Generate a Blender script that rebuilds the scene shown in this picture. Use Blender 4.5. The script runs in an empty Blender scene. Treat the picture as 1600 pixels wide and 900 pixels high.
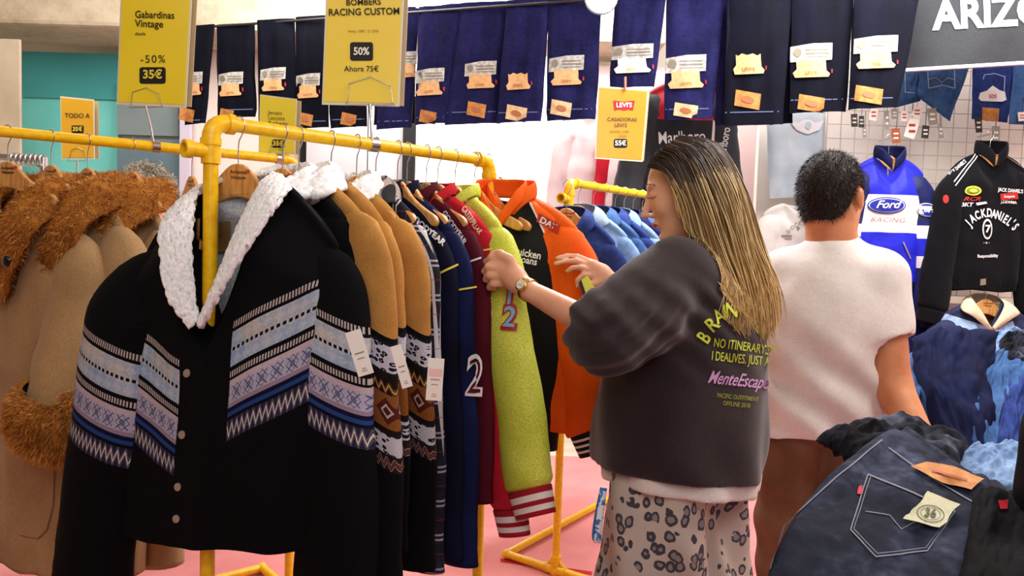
import bpy, bmesh, math, random
import numpy as np
from mathutils import Vector, Matrix, noise as MN
from mathutils.bvhtree import BVHTree
C = bpy.context.scene.collection
R = math.radians
random.seed(7); rng = np.random.default_rng(7)
# ------------------------------------------------------------ camera
F = 1200.0; HC = 1.40; PITCH = R(3.34); ROLL = R(1.8)
CM = Matrix.Rotation(math.pi/2-PITCH, 3, 'X') @ Matrix.Rotation(ROLL, 3, 'Z')
CO = Vector((0, 0, HC))
def ray(px, py): return CM @ Vector(((px-800)/F, (450-py)/F, -1.0))
def at(px, py, Y):
    d = ray(px, py); return CO + d*(Y/d.y)
def atz(px, py, z):
    d = ray(px, py); return CO + d*((z-HC)/d.z)
def topx(p):
    v = CM.transposed() @ (Vector(p)-CO)
    return (800+F*v.x/-v.z, 450-F*v.y/-v.z)
cam = bpy.data.cameras.new('camera'); cam.lens = 27.0; cam.sensor_width = 36
cam.clip_start = 0.05
co = bpy.data.objects.new('camera', cam); C.objects.link(co)
co.matrix_world = Matrix.Translation(CO) @ CM.to_4x4()
bpy.context.scene.camera = co
# ------------------------------------------------------------ node maths
class X:
    def __init__(s, nt, k): s.nt = nt; s.k = k
    def _m(s, op, *a):
        n = s.nt.nodes.new('ShaderNodeMath'); n.operation = op
        for i, v in enumerate((s,)+a):
            if isinstance(v, X): s.nt.links.new(v.k, n.inputs[i])
            else: n.inputs[i].default_value = v
        return X(s.nt, n.outputs[0])
    def __add__(s, o): return s._m('ADD', o)
    def __sub__(s, o): return s._m('SUBTRACT', o)
    def __mul__(s, o): return s._m('MULTIPLY', o)
    def __truediv__(s, o): return s._m('DIVIDE', o)
    __radd__ = __add__; __rmul__ = __mul__
    def fr(s): return s._m('FRACT')
    def fl(s): return s._m('FLOOR')
    def ab(s): return s._m('ABSOLUTE')
    def sin(s): return s._m('SINE')
    def lt(s, o): return s._m('LESS_THAN', o)
    def gt(s, o): return s._m('GREATER_THAN', o)
    def mn(s, o): return s._m('MINIMUM', o)
    def mx(s, o): return s._m('MAXIMUM', o)
    def inv(s): return s*-1.0+1.0
    def between(s, a, b): return s.gt(a)*s.lt(b)
def rgb(h):
    if isinstance(h, str):
        h = h.lstrip('#'); c = [int(h[i:i+2], 16)/255 for i in (0, 2, 4)]
        return tuple((v/12.92 if v <= .04045 else ((v+.055)/1.055)**2.4) for v in c)+(1,)
    return tuple(h[:3])+(1,)
class M:
    """procedural material"""
    def __init__(s, name, rough=.8, metal=0, spec=.3, coord='Object'):
        s.m = bpy.data.materials.new(name); s.m.use_nodes = True; s.nt = s.m.node_tree
        s.b = s.nt.nodes['Principled BSDF']; s.b.inputs['Roughness'].default_value = rough
        s.b.inputs['Metallic'].default_value = metal
        s.b.inputs['Specular IOR Level'].default_value = spec
        s.tc = s.nt.nodes.new('ShaderNodeTexCoord'); s.coord = coord
    def link(s, a, b): s.nt.links.new(a.k if isinstance(a, X) else a, b)
    def uv(s, which=None):
        n = s.nt.nodes.new('ShaderNodeSeparateXYZ'); s.link(s.tc.outputs[which or 'UV'], n.inputs[0])
        return [X(s.nt, n.outputs[i]) for i in range(3)]
    def vec(s, x, y, z=0):
        n = s.nt.nodes.new('ShaderNodeCombineXYZ')
        for i, v in enumerate((x, y, z)):
            if isinstance(v, X): s.link(v, n.inputs[i])
            else: n.inputs[i].default_value = v
        return X(s.nt, n.outputs[0])
    def noise(s, scale, detail=3, vec=None, rough=.5):
        n = s.nt.nodes.new('ShaderNodeTexNoise'); n.inputs['Scale'].default_value = scale
        n.inputs['Detail'].default_value = detail; n.inputs['Roughness'].default_value = rough
        s.link(vec or s.tc.outputs[s.coord], n.inputs['Vector']); return X(s.nt, n.outputs[0])
    def voro(s, scale, feature='F1', vec=None, out=0, rand=1):
        n = s.nt.nodes.new('ShaderNodeTexVoronoi'); n.inputs['Scale'].default_value = scale; n.feature = feature
        n.inputs['Randomness'].default_value = rand
        s.link(vec or s.tc.outputs[s.coord], n.inputs['Vector']); return X(s.nt, n.outputs[out])
    def ramp(s, x, stops, mode='LINEAR'):
        n = s.nt.nodes.new('ShaderNodeValToRGB'); n.color_ramp.interpolation = mode
        e = n.color_ramp.elements
        while len(e) < len(stops): e.new(.5)
        for q, (p, c) in zip(e, stops): q.position = p; q.color = rgb(c)
        s.link(x, n.inputs[0]); return X(s.nt, n.outputs[0])
    def mix(s, f, a, b, mode='MIX'):
        n = s.nt.nodes.new('ShaderNodeMix'); n.data_type = 'RGBA'; n.blend_type = mode
        for v, i in ((f, 0), (a, 6), (b, 7)):
            if isinstance(v, X): s.link(v, n.inputs[i])
            elif i == 0: n.inputs[0].default_value = v
            else: n.inputs[i].default_value = rgb(v)
        return X(s.nt, n.outputs[2])
    def attr(s, name, out=2):
        n = s.nt.nodes.new('ShaderNodeAttribute'); n.attribute_name = name; return X(s.nt, n.outputs[out])
    def col(s, c):
        if isinstance(c, X): s.link(c, s.b.inputs['Base Color'])
        else: s.b.inputs['Base Color'].default_value = rgb(c)
        return s
    def bump(s, h, st=.3, dist=.002):
        n = s.nt.nodes.new('ShaderNodeBump'); n.inputs['Strength'].default_value = st
        n.inputs['Distance'].default_value = dist; s.link(h, n.inputs['Height'])
        s.link(n.outputs[0], s.b.inputs['Normal']); return s
    def emit(s, c, st):
        s.b.inputs['Emission Color'].default_value = rgb(c); s.b.inputs['Emission Strength'].default_value = st; return s
    def sheen(s, w=.3, c='#ffffff'):
        s.b.inputs['Sheen Weight'].default_value = w; s.b.inputs['Sheen Roughness'].default_value = .5
        s.b.inputs['Sheen Tint'].default_value = rgb(c); return s
def cloth(name, c1, c2=None, var=9, rough=.9, weave=700, bs=.35, sheen=0):
    m = M(name, rough, spec=.15)
    c2 = c2 or c1
    n = m.noise(var, 4); f = m.noise(weave, 2)
    a = m.ramp(n, [(.35, c1), (.68, c2)])
    k = m.ramp(f, [(.3, (.72, .72, .72)), (.7, (1.15, 1.15, 1.15))])
    m.col(m.mix(1.0, a, k, 'MULTIPLY')); m.bump(f+m.noise(var*8, 3)*2.0, bs, .0012)
    if sheen: m.sheen(sheen)
    return m.m
def plain(name, c, rough=.5, metal=0, spec=.4, emit=0):
    m = M(name, rough, metal, spec); m.col(m.mix(m.noise(40, 3)*.25, c, tuple(v*.8 for v in rgb(c)[:3])))
    if emit: m.emit(c, emit)
    return m.m
# ------------------------------------------------------------ objects
def link(name, me, mat=None, parent=None, smooth=True):
    o = bpy.data.objects.new(name, me); C.objects.link(o)
    if mat is not None:
        for x in (mat if isinstance(mat, (list, tuple)) else [mat]): me.materials.append(x)
    if parent is not None:
        o.parent = parent
    if smooth and len(me.polygons): me.polygons.foreach_set('use_smooth', [True]*len(me.polygons))
    return o
def mesh(name, v, f, mat=None, parent=None, smooth=True, uv=None):
    me = bpy.data.meshes.new(name); me.from_pydata([tuple(map(float, p)) for p in v], [], [tuple(map(int, q)) for q in f])
    if uv is not None:
        l = me.uv_layers.new(name='UVMap'); idx = np.empty(len(me.loops), dtype=np.int32)
        me.loops.foreach_get('vertex_index', idx)
        l.data.foreach_set('uv', np.asarray(uv, dtype=np.float32)[idx].ravel())
    me.validate(); me.update()
    return link(name, me, mat, parent, smooth)
def tag(o, label, cat, group=None, kind=None):
    o['label'] = label; o['category'] = cat
    if group: o['group'] = group
    if kind: o['kind'] = kind
    return o
def empty(name, label, cat, loc=(0, 0, 0), rz=0, group=None):
    o = bpy.data.objects.new(name, None); C.objects.link(o); o.location = loc; o.rotation_euler = (0, 0, rz)
    o.empty_display_size = .05
    return tag(o, label, cat, group)
class G:
    """geometry collector"""
    def __init__(s): s.v = []; s.f = []; s.mi = []
    def add(s, v, f, mi=0):
        b = len(s.v); s.v += [tuple(p) for p in v]; s.f += [tuple(i+b for i in q) for q in f]; s.mi += [mi]*len(f); return s
    def grid(s, P, closed_u=False, mi=0, flip=False):
        n, m = len(P), len(P[0]); b = len(s.v)
        for r in P: s.v += [tuple(p) for p in r]
        for i in range(n-1):
            for j in range(m if closed_u else m-1):
                j2 = (j+1) % m
                q = (b+i*m+j, b+i*m+j2, b+(i+1)*m+j2, b+(i+1)*m+j)
                s.f.append(q[::-1] if flip else q); s.mi.append(mi)
        return s
    def tube(s, pts, r, n=12, cap=True, mi=0, flat=None):
        pts = [Vector(p) for p in pts]
        if not hasattr(r, '__len__'): r = [r]*len(pts)
        P = []; up = None
        for i, p in enumerate(pts):
            t = (pts[min(i+1, len(pts)-1)]-pts[max(i-1, 0)]).normalized()
            if up is None:
                up = Vector((0, 0, 1)) if abs(t.z) < .9 else Vector((1, 0, 0))
            a = t.cross(up).normalized(); bb = a.cross(t).normalized(); up = bb
            P.append([p+(a*math.cos(k*2*math.pi/n)+bb*math.sin(k*2*math.pi/n))*r[i] for k in range(n)])
        b = len(s.v); s.grid(P, True, mi)
        if cap:
            m = len(P)
            s.f.append(tuple(b+k for k in range(n))[::-1]); s.mi.append(mi)
            s.f.append(tuple(b+(m-1)*n+k for k in range(n))); s.mi.append(mi)
        return s
    def box(s, c, sz, rot=None, mi=0):
        c = Vector(c); v = []
        for x in (-1, 1):
            for y in (-1, 1):
                for z in (-1, 1):
                    p = Vector((x*sz[0]/2, y*sz[1]/2, z*sz[2]/2))
                    if rot: p = rot @ p
                    v.append(c+p)
        return s.add(v, [(0, 1, 3, 2), (4, 6, 7, 5), (0, 4, 5, 1), (2, 3, 7, 6), (0, 2, 6, 4), (1, 5, 7, 3)], mi)
    def sphere(s, c, r, n=12, m=8, mi=0, rot=None):
        if not hasattr(r, '__len__'): r = (r, r, r)
        P = []
        for i in range(m+1):
            th = math.pi*i/m
            row = []
            for j in range(n):
                a = 2*math.pi*j/n
                q = Vector((r[0]*math.sin(th)*math.cos(a), r[1]*math.sin(th)*math.sin(a), r[2]*math.cos(th)))
                if rot: q = rot @ q
                row.append(Vector(c)+q)
            P.append(row)
        return s.grid(P, True, mi, flip=True)
    def build(s, name, mat, parent=None, smooth=True, bevel=0, seg=2):
        me = bpy.data.meshes.new(name); me.from_pydata(s.v, [], s.f)
        o = link(name, me, mat, parent, smooth)
        if any(s.mi): me.polygons.foreach_set('material_index', s.mi)
        me.validate(); me.update()
        if bevel:
            b = o.modifiers.new('b', 'BEVEL'); b.width = bevel; b.segments = seg; b.limit_method = 'ANGLE'
        if smooth:
            try: me.set_sharp_from_angle(angle=R(50))
            except Exception: pass
        return o
def cr(pts, n):
    """catmull-rom through control points (any dimension), n samples"""
    P = np.array([list(p) for p in pts], float); k = len(P)
    Q = np.vstack([2*P[0]-P[1], P, 2*P[-1]-P[-2]])
    t = np.linspace(0, k-1-1e-9, n); i = t.astype(int); u = (t-i)[:, None]
    a, b, c, d = Q[i], Q[i+1], Q[i+2], Q[i+3]
    return .5*((2*b)+(-a+c)*u+(2*a-5*b+4*c-d)*u*u+(-a+3*b-3*c+d)*u**3)
def lerp(a, b, t): return a+(b-a)*t
def sstep(a, b, x):
    t = np.clip((x-a)/(b-a), 0, 1); return t*t*(3-2*t)
def nz(x, y, z=0., s=1.): return MN.noise(Vector((x*s, y*s, z*s)))
def nz3(p, s, o=3): return MN.fractal(Vector(p)*s, 1.0, 2.0, o)
# ------------------------------------------------------------ projection of prints onto what has been built
_dg = None
def bvh_of(objs):
    bpy.context.view_layer.update()
    vs = []; fs = []
    for o in (objs if isinstance(objs, (list, tuple)) else [objs]):
        mw = o.matrix_world; b = len(vs)
        vs += [mw @ v.co for v in o.data.vertices]
        fs += [tuple(b+i for i in p.vertices) for p in o.data.polygons]
    return BVHTree.FromPolygons(vs, fs)
def put(px, py, bv, off, mem):
    d = ray(px, py).normalized()
    h = bv.ray_cast(CO, d)
    if h[0] is None:
        return (None, px, py)
    n = h[1]
    if n.dot(d) > 0: n = -n
    mem.append(((h[0]-CO).dot(d))*d.y); return (h[0]+n*off-d*off*.5, px, py)
def lay(name, vs, fs, objs, mat, parent, off=.0015, sub=0):
    """vs in picture-plane pixels measured on the reference; the print is laid on the real surface of objs"""
    bm = bmesh.new(); bv = [bm.verts.new((x, y, 0)) for x, y in vs]
    for f in fs:
        try: bm.faces.new([bv[i] for i in f])
        except ValueError: pass
    if sub:
        for _ in range(14):
            es = [e for e in bm.edges if e.calc_length() > sub]
            if not es: break
            bmesh.ops.subdivide_edges(bm, edges=es, cuts=1, use_grid_fill=False)
            bmesh.ops.triangulate(bm, faces=[f for f in bm.faces if len(f.verts) > 3])
    T = objs if isinstance(objs, BVHTree) else bvh_of(objs if isinstance(objs, (list, tuple)) else [objs])
    mem = []; r = [put(v.co.x, v.co.y, T, off, mem) for v in bm.verts]
    if not mem: bm.free(); print('MISS', name, vs[0]); return None
    dm = float(np.median(mem)); vv = []
    for p, x, y in r:
        vv.append(p if p is not None else at(x, y, dm))
    bm.verts.index_update()
    ff = [tuple(v.index for v in f.verts) for f in bm.faces]; bm.free()
    o = mesh(name, vv, ff, mat, None, smooth=True)
    if parent is not None:
        bpy.context.view_layer.update(); o.data.transform(parent.matrix_world.inverted()); o.parent = parent
    return o
def poly(name, pts, objs, mat, parent, off=.0015, sub=12):
    return lay(name, pts, [tuple(range(len(pts)))], objs, mat, parent, off, sub)
def text(txt, px, py, h, objs, mat, parent, ang=0, bold=0, shear=0, align='CENTER', sx=1, off=.002, arc=0, sp=1, vang=None, name='lettering', sub=8):
    """px,py = centre (or left) of the line at mid-height, h = capital height in px"""
    cu = bpy.data.curves.new('t', 'FONT'); cu.body = txt; cu.size = 1.0; cu.align_x = align; cu.align_y = 'CENTER'
    cu.offset = bold; cu.shear = shear; cu.space_character = sp; cu.resolution_u = 3
    o = bpy.data.objects.new('t', cu); C.objects.link(o)
    bpy.context.view_layer.update()
    me = o.to_mesh(); vs = [(v.co.x, v.co.y) for v in me.vertices]; fs = [tuple(p.vertices) for p in me.polygons]
    o.to_mesh_clear(); bpy.data.objects.remove(o); bpy.data.curves.remove(cu)
    s = h/.70; ca, sa = math.cos(R(ang)), math.sin(R(ang)); out = []
    w = ang+90 if vang is None else vang          # direction of 'up' of the letters
    cu_, su_ = math.cos(R(w)), math.sin(R(w))
    for x, y in vs:
        X_ = x*s*sx; Y_ = y*s
        if arc: Y_ = Y_-X_*X_/(2*arc)
        out.append((px+X_*ca+Y_*cu_, py-X_*sa-Y_*su_))
    return lay(name, out, fs, objs, mat, parent, off, sub)
# ------------------------------------------------------------ implicit surfaces
class S:
    """signed-distance sculpt meshed with surface nets"""
    def __init__(s, lo, hi, h):
        s.lo = np.array(lo, float); s.h = h; s.n = np.ceil((np.array(hi)-s.lo)/h).astype(int)+1
        s.D = np.full(tuple(s.n), 1.0, np.float32)
        s.ax = [s.lo[i]+np.arange(s.n[i])*h for i in range(3)]
    def sl(s, lo, hi):
        a = np.maximum(((np.array(lo)-s.lo)/s.h).astype(int), 0); b = np.minimum(((np.array(hi)-s.lo)/s.h).astype(int)+2, s.n)
        return tuple(slice(int(x), int(max(y, x))) for x, y in zip(a, b))
    def pts(s, q): return [s.ax[0][q[0]][:, None, None], s.ax[1][q[1]][None, :, None], s.ax[2][q[2]][None, None, :]]
    def put(s, q, d, k, sub=False):
        D = s.D[q]
        if D.size == 0: return s
        if sub: d = -d; hh = np.clip(.5-.5*(D-d)/k, 0, 1) if k else 0; s.D[q] = (np.maximum(D, d) if not k else D+(d-D)*hh+k*hh*(1-hh)); return s
        if k: hh = np.clip(.5+.5*(D-d)/k, 0, 1); s.D[q] = D+(d-D)*hh-k*hh*(1-hh)
        else: s.D[q] = np.minimum(D, d)
        return s
    def cone(s, a, b, r1, r2=None, k=.02, sub=False, sq=None):
        r2 = r1 if r2 is None else r2
        a = np.array(a, float); b = np.array(b, float); m = max(r1, r2)+k*1.6+.02
        q = s.sl(np.minimum(a, b)-m, np.maximum(a, b)+m); x, y, z = s.pts(q)
        ab = b-a; L = max(ab@ab, 1e-9)
        t = np.clip(((x-a[0])*ab[0]+(y-a[1])*ab[1]+(z-a[2])*ab[2])/L, 0, 1)
        d = np.sqrt((x-a[0]-ab[0]*t)**2+(y-a[1]-ab[1]*t)**2+(z-a[2]-ab[2]*t)**2)-(r1+(r2-r1)*t)
        return s.put(q, d, k, sub)
    def chain(s, pts, rs, k=.015):
        for i in range(len(pts)-1): s.cone(pts[i], pts[i+1], rs[i], rs[i+1], k)
        return s
    def ell(s, c, r, rot=None, k=.02, sub=False):
        c = np.array(c, float); r = np.array(r, float); m = r.max()+k*1.6+.02
        q = s.sl(c-m, c+m); x, y, z = s.pts(q); x = x-c[0]; y = y-c[1]; z = z-c[2]
        if rot is not None:
            A = np.array(rot.transposed() if hasattr(rot, 'transposed') else rot.T)
            x, y, z = A[0][0]*x+A[0][1]*y+A[0][2]*z, A[1][0]*x+A[1][1]*y+A[1][2]*z, A[2][0]*x+A[2][1]*y+A[2][2]*z
        k0 = np.sqrt((x/r[0])**2+(y/r[1])**2+(z/r[2])**2); k1 = np.sqrt((x/r[0]**2)**2+(y/r[1]**2)**2+(z/r[2]**2)**2)
        return s.put(q, k0*(k0-1)/np.maximum(k1, 1e-6), k, sub)
    def field(s, fn):
        q = (slice(None),)*3; x, y, z = s.pts(q); s.D = fn(s.D, x, y, z).astype(np.float32); return s
    def cut(s, p, n):
        p = np.array(p); n = np.array(n, float); n /= np.linalg.norm(n); x, y, z = s.pts((slice(None),)*3)
        s.D = np.maximum(s.D, (x-p[0])*n[0]+(y-p[1])*n[1]+(z-p[2])*n[2]).astype(np.float32); return s
    def like(s): o = S.__new__(S); o.lo = s.lo; o.h = s.h; o.n = s.n; o.ax = s.ax; o.D = np.full(tuple(s.n), 1.0, np.float32); return o
    def merge(s, o, k): return s.put((slice(None),)*3, o.D, k)
    def build(s, name, mat, parent=None, sm=0):
        D = s.D; D = np.pad(D, 1, constant_values=1.0); I = D < 0
        n = np.array(D.shape)-1
        cnt = np.zeros(n, np.int8); P = np.zeros(tuple(n)+(3,), np.float32)
        corner = lambda A, d: A[d[0]:d[0]+n[0], d[1]:d[1]+n[1], d[2]:d[2]+n[2]]
        for ax in range(3):
            o = [i for i in range(3) if i != ax]
            for u in (0, 1):
                for v in (0, 1):
                    c0 = [0, 0, 0]; c0[o[0]] = u; c0[o[1]] = v; c1 = list(c0); c1[ax] = 1
                    a, b = corner(D, c0), corner(D, c1); X_ = corner(I, c0) != corner(I, c1)
                    w = np.nonzero(X_); aa, bb = a[w], b[w]; t = aa/(aa-bb)
                    q = np.zeros((len(aa), 3), np.float32); q[:, 0] = c0[0]; q[:, 1] = c0[1]; q[:, 2] = c0[2]; q[:, ax] = t
                    P[w] += q; cnt[w] += 1
        act = cnt > 0; idx = np.full(tuple(n), -1, np.int64); w = np.nonzero(act); idx[w] = np.arange(len(w[0]))
        V = (P[w]/cnt[w][:, None]+np.stack(w, 1)-1)*s.h+s.lo
        Fs = []
        for ax in range(3):
            o = [i for i in range(3) if i != ax]
            a = [slice(1, -1)]*3; a[ax] = slice(0, -1); b = list(a); b[ax] = slice(1, None)
            A = I[tuple(a)]; B = I[tuple(b)]; w = np.nonzero(A != B)
            base = np.stack(w, 1); base[:, o[0]] += 1; base[:, o[1]] += 1
            def g(du, dv):
                e = base.copy(); e[:, o[0]] -= du; e[:, o[1]] -= dv; return idx[e[:, 0], e[:, 1], e[:, 2]]
            quad = np.stack([g(1, 1), g(0, 1), g(0, 0), g(1, 0)], 1)
            fl = A[w]
            if ax == 1: fl = ~fl
            quad[~fl] = quad[~fl][:, ::-1]; Fs.append(quad)
        Q = np.vstack(Fs)
        for _ in range(sm):
            acc = np.zeros_like(V); c = np.zeros(len(V))
            for i in range(4):
                j = (i+1) % 4
                np.add.at(acc, Q[:, i], V[Q[:, j]]); np.add.at(c, Q[:, i], 1)
                np.add.at(acc, Q[:, j], V[Q[:, i]]); np.add.at(c, Q[:, j], 1)
            V = V*.4+.6*acc/c[:, None]
        me = bpy.data.meshes.new(name); me.vertices.add(len(V)); me.vertices.foreach_set('co', V.astype(np.float32).ravel())
        me.loops.add(len(Q)*4); me.loops.foreach_set('vertex_index', Q.astype(np.int32).ravel())
        me.polygons.add(len(Q)); me.polygons.foreach_set('loop_start', np.arange(0, len(Q)*4, 4, dtype=np.int32))
        me.update(calc_edges=True); me.validate()
        return link(name, me, mat, parent)
def local(o, parent):
    """object built in world coordinates -> child of parent"""
    bpy.context.view_layer.update(); o.data.transform(parent.matrix_world.inverted()); o.parent = parent; return o
# ============================================================ materials
YEL = M('yellow_paint', .32, spec=.5); _n = YEL.noise(60, 4)
YEL.col(YEL.mix(YEL.noise(25, 5, rough=.7).gt(.68)*.35, YEL.ramp(_n, [(.3, '#f0b800'), (.7, '#ffd21a')]), '#c98a00')); YEL.bump(_n, .25, .001); YEL = YEL.m
CHROME = plain('chrome', '#c9c9cc', .22, 1)
WOOD = M('hanger_wood', .38, spec=.5)
_o = WOOD.uv('Object'); _w = WOOD.noise(14, 4, WOOD.vec(_o[0]*6.0, _o[1]*6.0, _o[2]*.7))
WOOD.col(WOOD.ramp(_w, [(.3, '#b67a3c'), (.5, '#d29a56'), (.7, '#dfae6d')])); WOOD.bump(_w, .1, .0006); WOOD = WOOD.m
WHITE = plain('white_paper', '#f1efe8', .6); BLACKP = plain('black_print', '#15130f', .6); YELP = plain('yellow_print', '#f4e04a', .5)
REDP = plain('red_print', '#b3241f', .5); GREYP = plain('grey_print', '#8a8272', .6); WHITEP = plain('white_thread', '#e9e9ea', .7)
BROWNP = plain('brown_print', '#5c4126', .6); GOLDP = plain('dark_gold_print', '#8b7320', .6)
INK = plain('blue_print', '#1b3f9c', .6)
# ============================================================ room
def structure(name, g, mat, bevel=0):
    o = g.build(name, mat, None, smooth=False, bevel=bevel); o['kind'] = 'structure'; return o
carpet = M('pink_carpet', .95, spec=.05)
_f = carpet.noise(900, 2); _v = carpet.noise(3, 3)
carpet.col(carpet.mix(1, carpet.ramp(_v, [(.3, '#e38d90'), (.7, '#f0a2a3')]), carpet.ramp(_f, [(.3, (.8, .8, .8)), (.7, (1.1, 1.1, 1.1))]), 'MULTIPLY')); carpet.bump(_f, .4, .002); carpet = carpet.m
conc_floor = M('screed_floor', .6); conc_floor.col(conc_floor.ramp(conc_floor.noise(5, 6), [(.3, '#c4b7a6'), (.7, '#ded2c2')])); conc_floor = conc_floor.m
structure('floor', G().box((0, 3, -.05), (14, 14, .1)), conc_floor)
structure('trim_1', G().box((.6, 2.2, .004), (7, 5.6, .008)), carpet)      # laid carpet
redc = cloth('red_carpet', '#c9303c', '#d94450', 5, .95, 900)
_a = atz(780, 878, .01); _b = atz(925, 898, .01)
_p = [atz(782, 872, .009), atz(925, 893, .009), atz(925, 899, .009), atz(782, 878, .009)]
structure('trim_2', G().add(_p, [(0, 1, 2, 3)]), redc)
concrete = M('concrete', .85, spec=.2)
_a = concrete.noise(1.3, 8, rough=.65); _b = concrete.noise(9, 6, rough=.7); _o = concrete.uv('Object')
_h = concrete.voro(1.1, 'F1').lt(.035)
_c = concrete.mix(_h, concrete.ramp(_a*.6+_b*.4, [(.35, '#a89a83'), (.52, '#cbbfa9'), (.7, '#d8cdb8')]), '#7d705c')
concrete.col(_c); concrete.bump(_b, .4, .01); concrete = concrete.m
conc_dark = M('concrete_worn', .9, spec=.15); _a = conc_dark.noise(4, 8, rough=.7)
conc_dark.col(conc_dark.ramp(_a, [(.35, '#8d7d67'), (.6, '#b3a48c')])); conc_dark.bump(_a, .5, .02); conc_dark = conc_dark.m
wallw = M('white_wall', .8, spec=.2); wallw.col(wallw.ramp(wallw.noise(2, 4), [(.3, '#f2ece2'), (.7, '#fbf6ee')])); wallw = wallw.m
wallp = M('pale_pink_wall', .8, spec=.2); wallp.col(wallp.ramp(wallp.noise(1.5, 4), [(.3, '#dcc4c6'), (.7, '#ead6d6')])); wallp = wallp.m
wallg = M('cool_grey_panel', .7); wallg.col(wallg.ramp(wallg.noise(2, 4), [(.3, '#b9bac0'), (.7, '#cfd0d6')])); wallg = wallg.m
paleb = M('pale_plaster', .85); paleb.col(paleb.ramp(paleb.noise(4, 6), [(.3, '#b9ab95'), (.7, '#cfc3ae')])); paleb = paleb.m
turq = M('turquoise_paint', .5); _t = turq.uv('Object'); turq.col(turq.ramp(turq.noise(2, 3), [(.3, '#62c6c4'), (.7, '#7cdad6')])); turq = turq.m
turqd = M('deep_turquoise_paint', .5); turqd.col(turqd.ramp(turqd.noise(2, 3), [(.3, '#3f9a9e'), (.7, '#4aa8ab')])); turqd = turqd.m
slate = M('slate_grey_panel', .6); slate.col(slate.ramp(slate.noise(2, 3), [(.3, '#6f7f83'), (.7, '#829296')])); slate = slate.m
slateb = M('blue_grey_panel', .6); slateb.col(slateb.ramp(slateb.noise(2, 3), [(.3, '#5c7480'), (.7, '#6b8592')])); slateb = slateb.m
darkgap = plain('dark_gap', '#17171c', .8)
def slab(x0, y0, x1, y1, Y, th=.05):
    a, b = at(x0, y0, Y), at(x1, y1, Y)
    return G().box(((a.x+b.x)/2, Y+th/2, (a.z+b.z)/2), (abs(b.x-a.x), th, abs(a.z-b.z)))
structure('wall_back', G().box((.5, 6.6, 2), (12, .1, 4.6)), wallw)
structure('wall_right', G().box((4.2, 3, 2), (.1, 8, 4.6)), wallw)
structure('wall_left', G().box((-4.6, 3, 2), (.1, 8, 4.6)), paleb)
structure('ceiling', G().box((0, 2.8, 4.25), (12, 8, .1)), concrete)
# big concrete beam at the upper left with its lit face and shadowed underside
b0 = at(-60, 50, 5.3); b1 = at(760, 100, 5.3)
structure('trim_3', G().box(((b0.x+1.2)/2-.2, 5.6, 2.78+.7), (1.2-b0.x, .6, 1.4)), concrete, .03)
structure('trim_4', slab(-60, 58, 36, 800, 5.2, .02), paleb, .01)                      # pale pillar at the left edge
structure('trim_5', slab(34, 80, 184, 800, 5.9), turq)
structure('trim_6', slab(34, 80, 184, 156, 5.88, .03), turqd)
structure('trim_7', slab(183, 130, 278, 213, 5.85), slate)
structure('trim_8', slab(183, 215, 278, 800, 5.85), slateb)
structure('trim_9', slab(281, 150, 292, 800, 5.8), plain('lilac_frame', '#cfc8dc', .5))
structure('trim_10', slab(292, 60, 470, 800, 5.9), plain('blush_panel', '#eadcd6', .7))
structure('trim_11', slab(480, 150, 562, 800, 5.75), wallg)
structure('trim_12', slab(577, 150, 630, 800, 5.75), wallg)
structure('trim_13', slab(470, 100, 480, 800, 5.8), darkgap)
structure('trim_14', slab(562, 100, 577, 800, 5.78), plain('taupe_upright', '#6e655f', .6))
structure('trim_15', slab(631, 150, 635, 800, 5.7), darkgap)
glow = M('overlit_white_glow', .6); glow.col('#fffdf6'); glow.emit('#fff6e2', 1.15)  # blown-out white panel: its brightness is added as emission
structure('glow_panel_1', slab(636, 60, 862, 660, 5.75), glow.m)
structure('trim_16', slab(862, 100, 867, 700, 5.6, .1), plain('panel_edge', '#f6efe6', .5, emit=.2))  # bright edge of the panel, helped by a weak added glow
structure('trim_17', slab(867, 100, 1030, 690, 5.7), wallp)
structure('trim_18', slab(881, 180, 889, 300, 5.5, .03), darkgap)
structure('trim_19', slab(1010, 110, 1034, 400, 4.9, .05), plain('white_upright', '#e9ddd4', .6))
structure('trim_20', slab(1135, 60, 1192, 640, 5.0), wallp)
structure('trim_21', slab(1187, 170, 1193, 640, 4.6, .05), plain('steel_upright', '#b9b9c4', .35, .8))
structure('trim_22', slab(1192, 100, 1350, 800, 4.5), wallw)
structure('trim_23', slab(1350, 470, 1720, 900, 4.25), wallp)
structure('trim_24', slab(1300, 60, 1760, 470, 4.3), wallw)
structure('trim_25', slab(868, 640, 897, 692, 5.4, .3), wallw)                          # small white plinth by the wall
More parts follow.
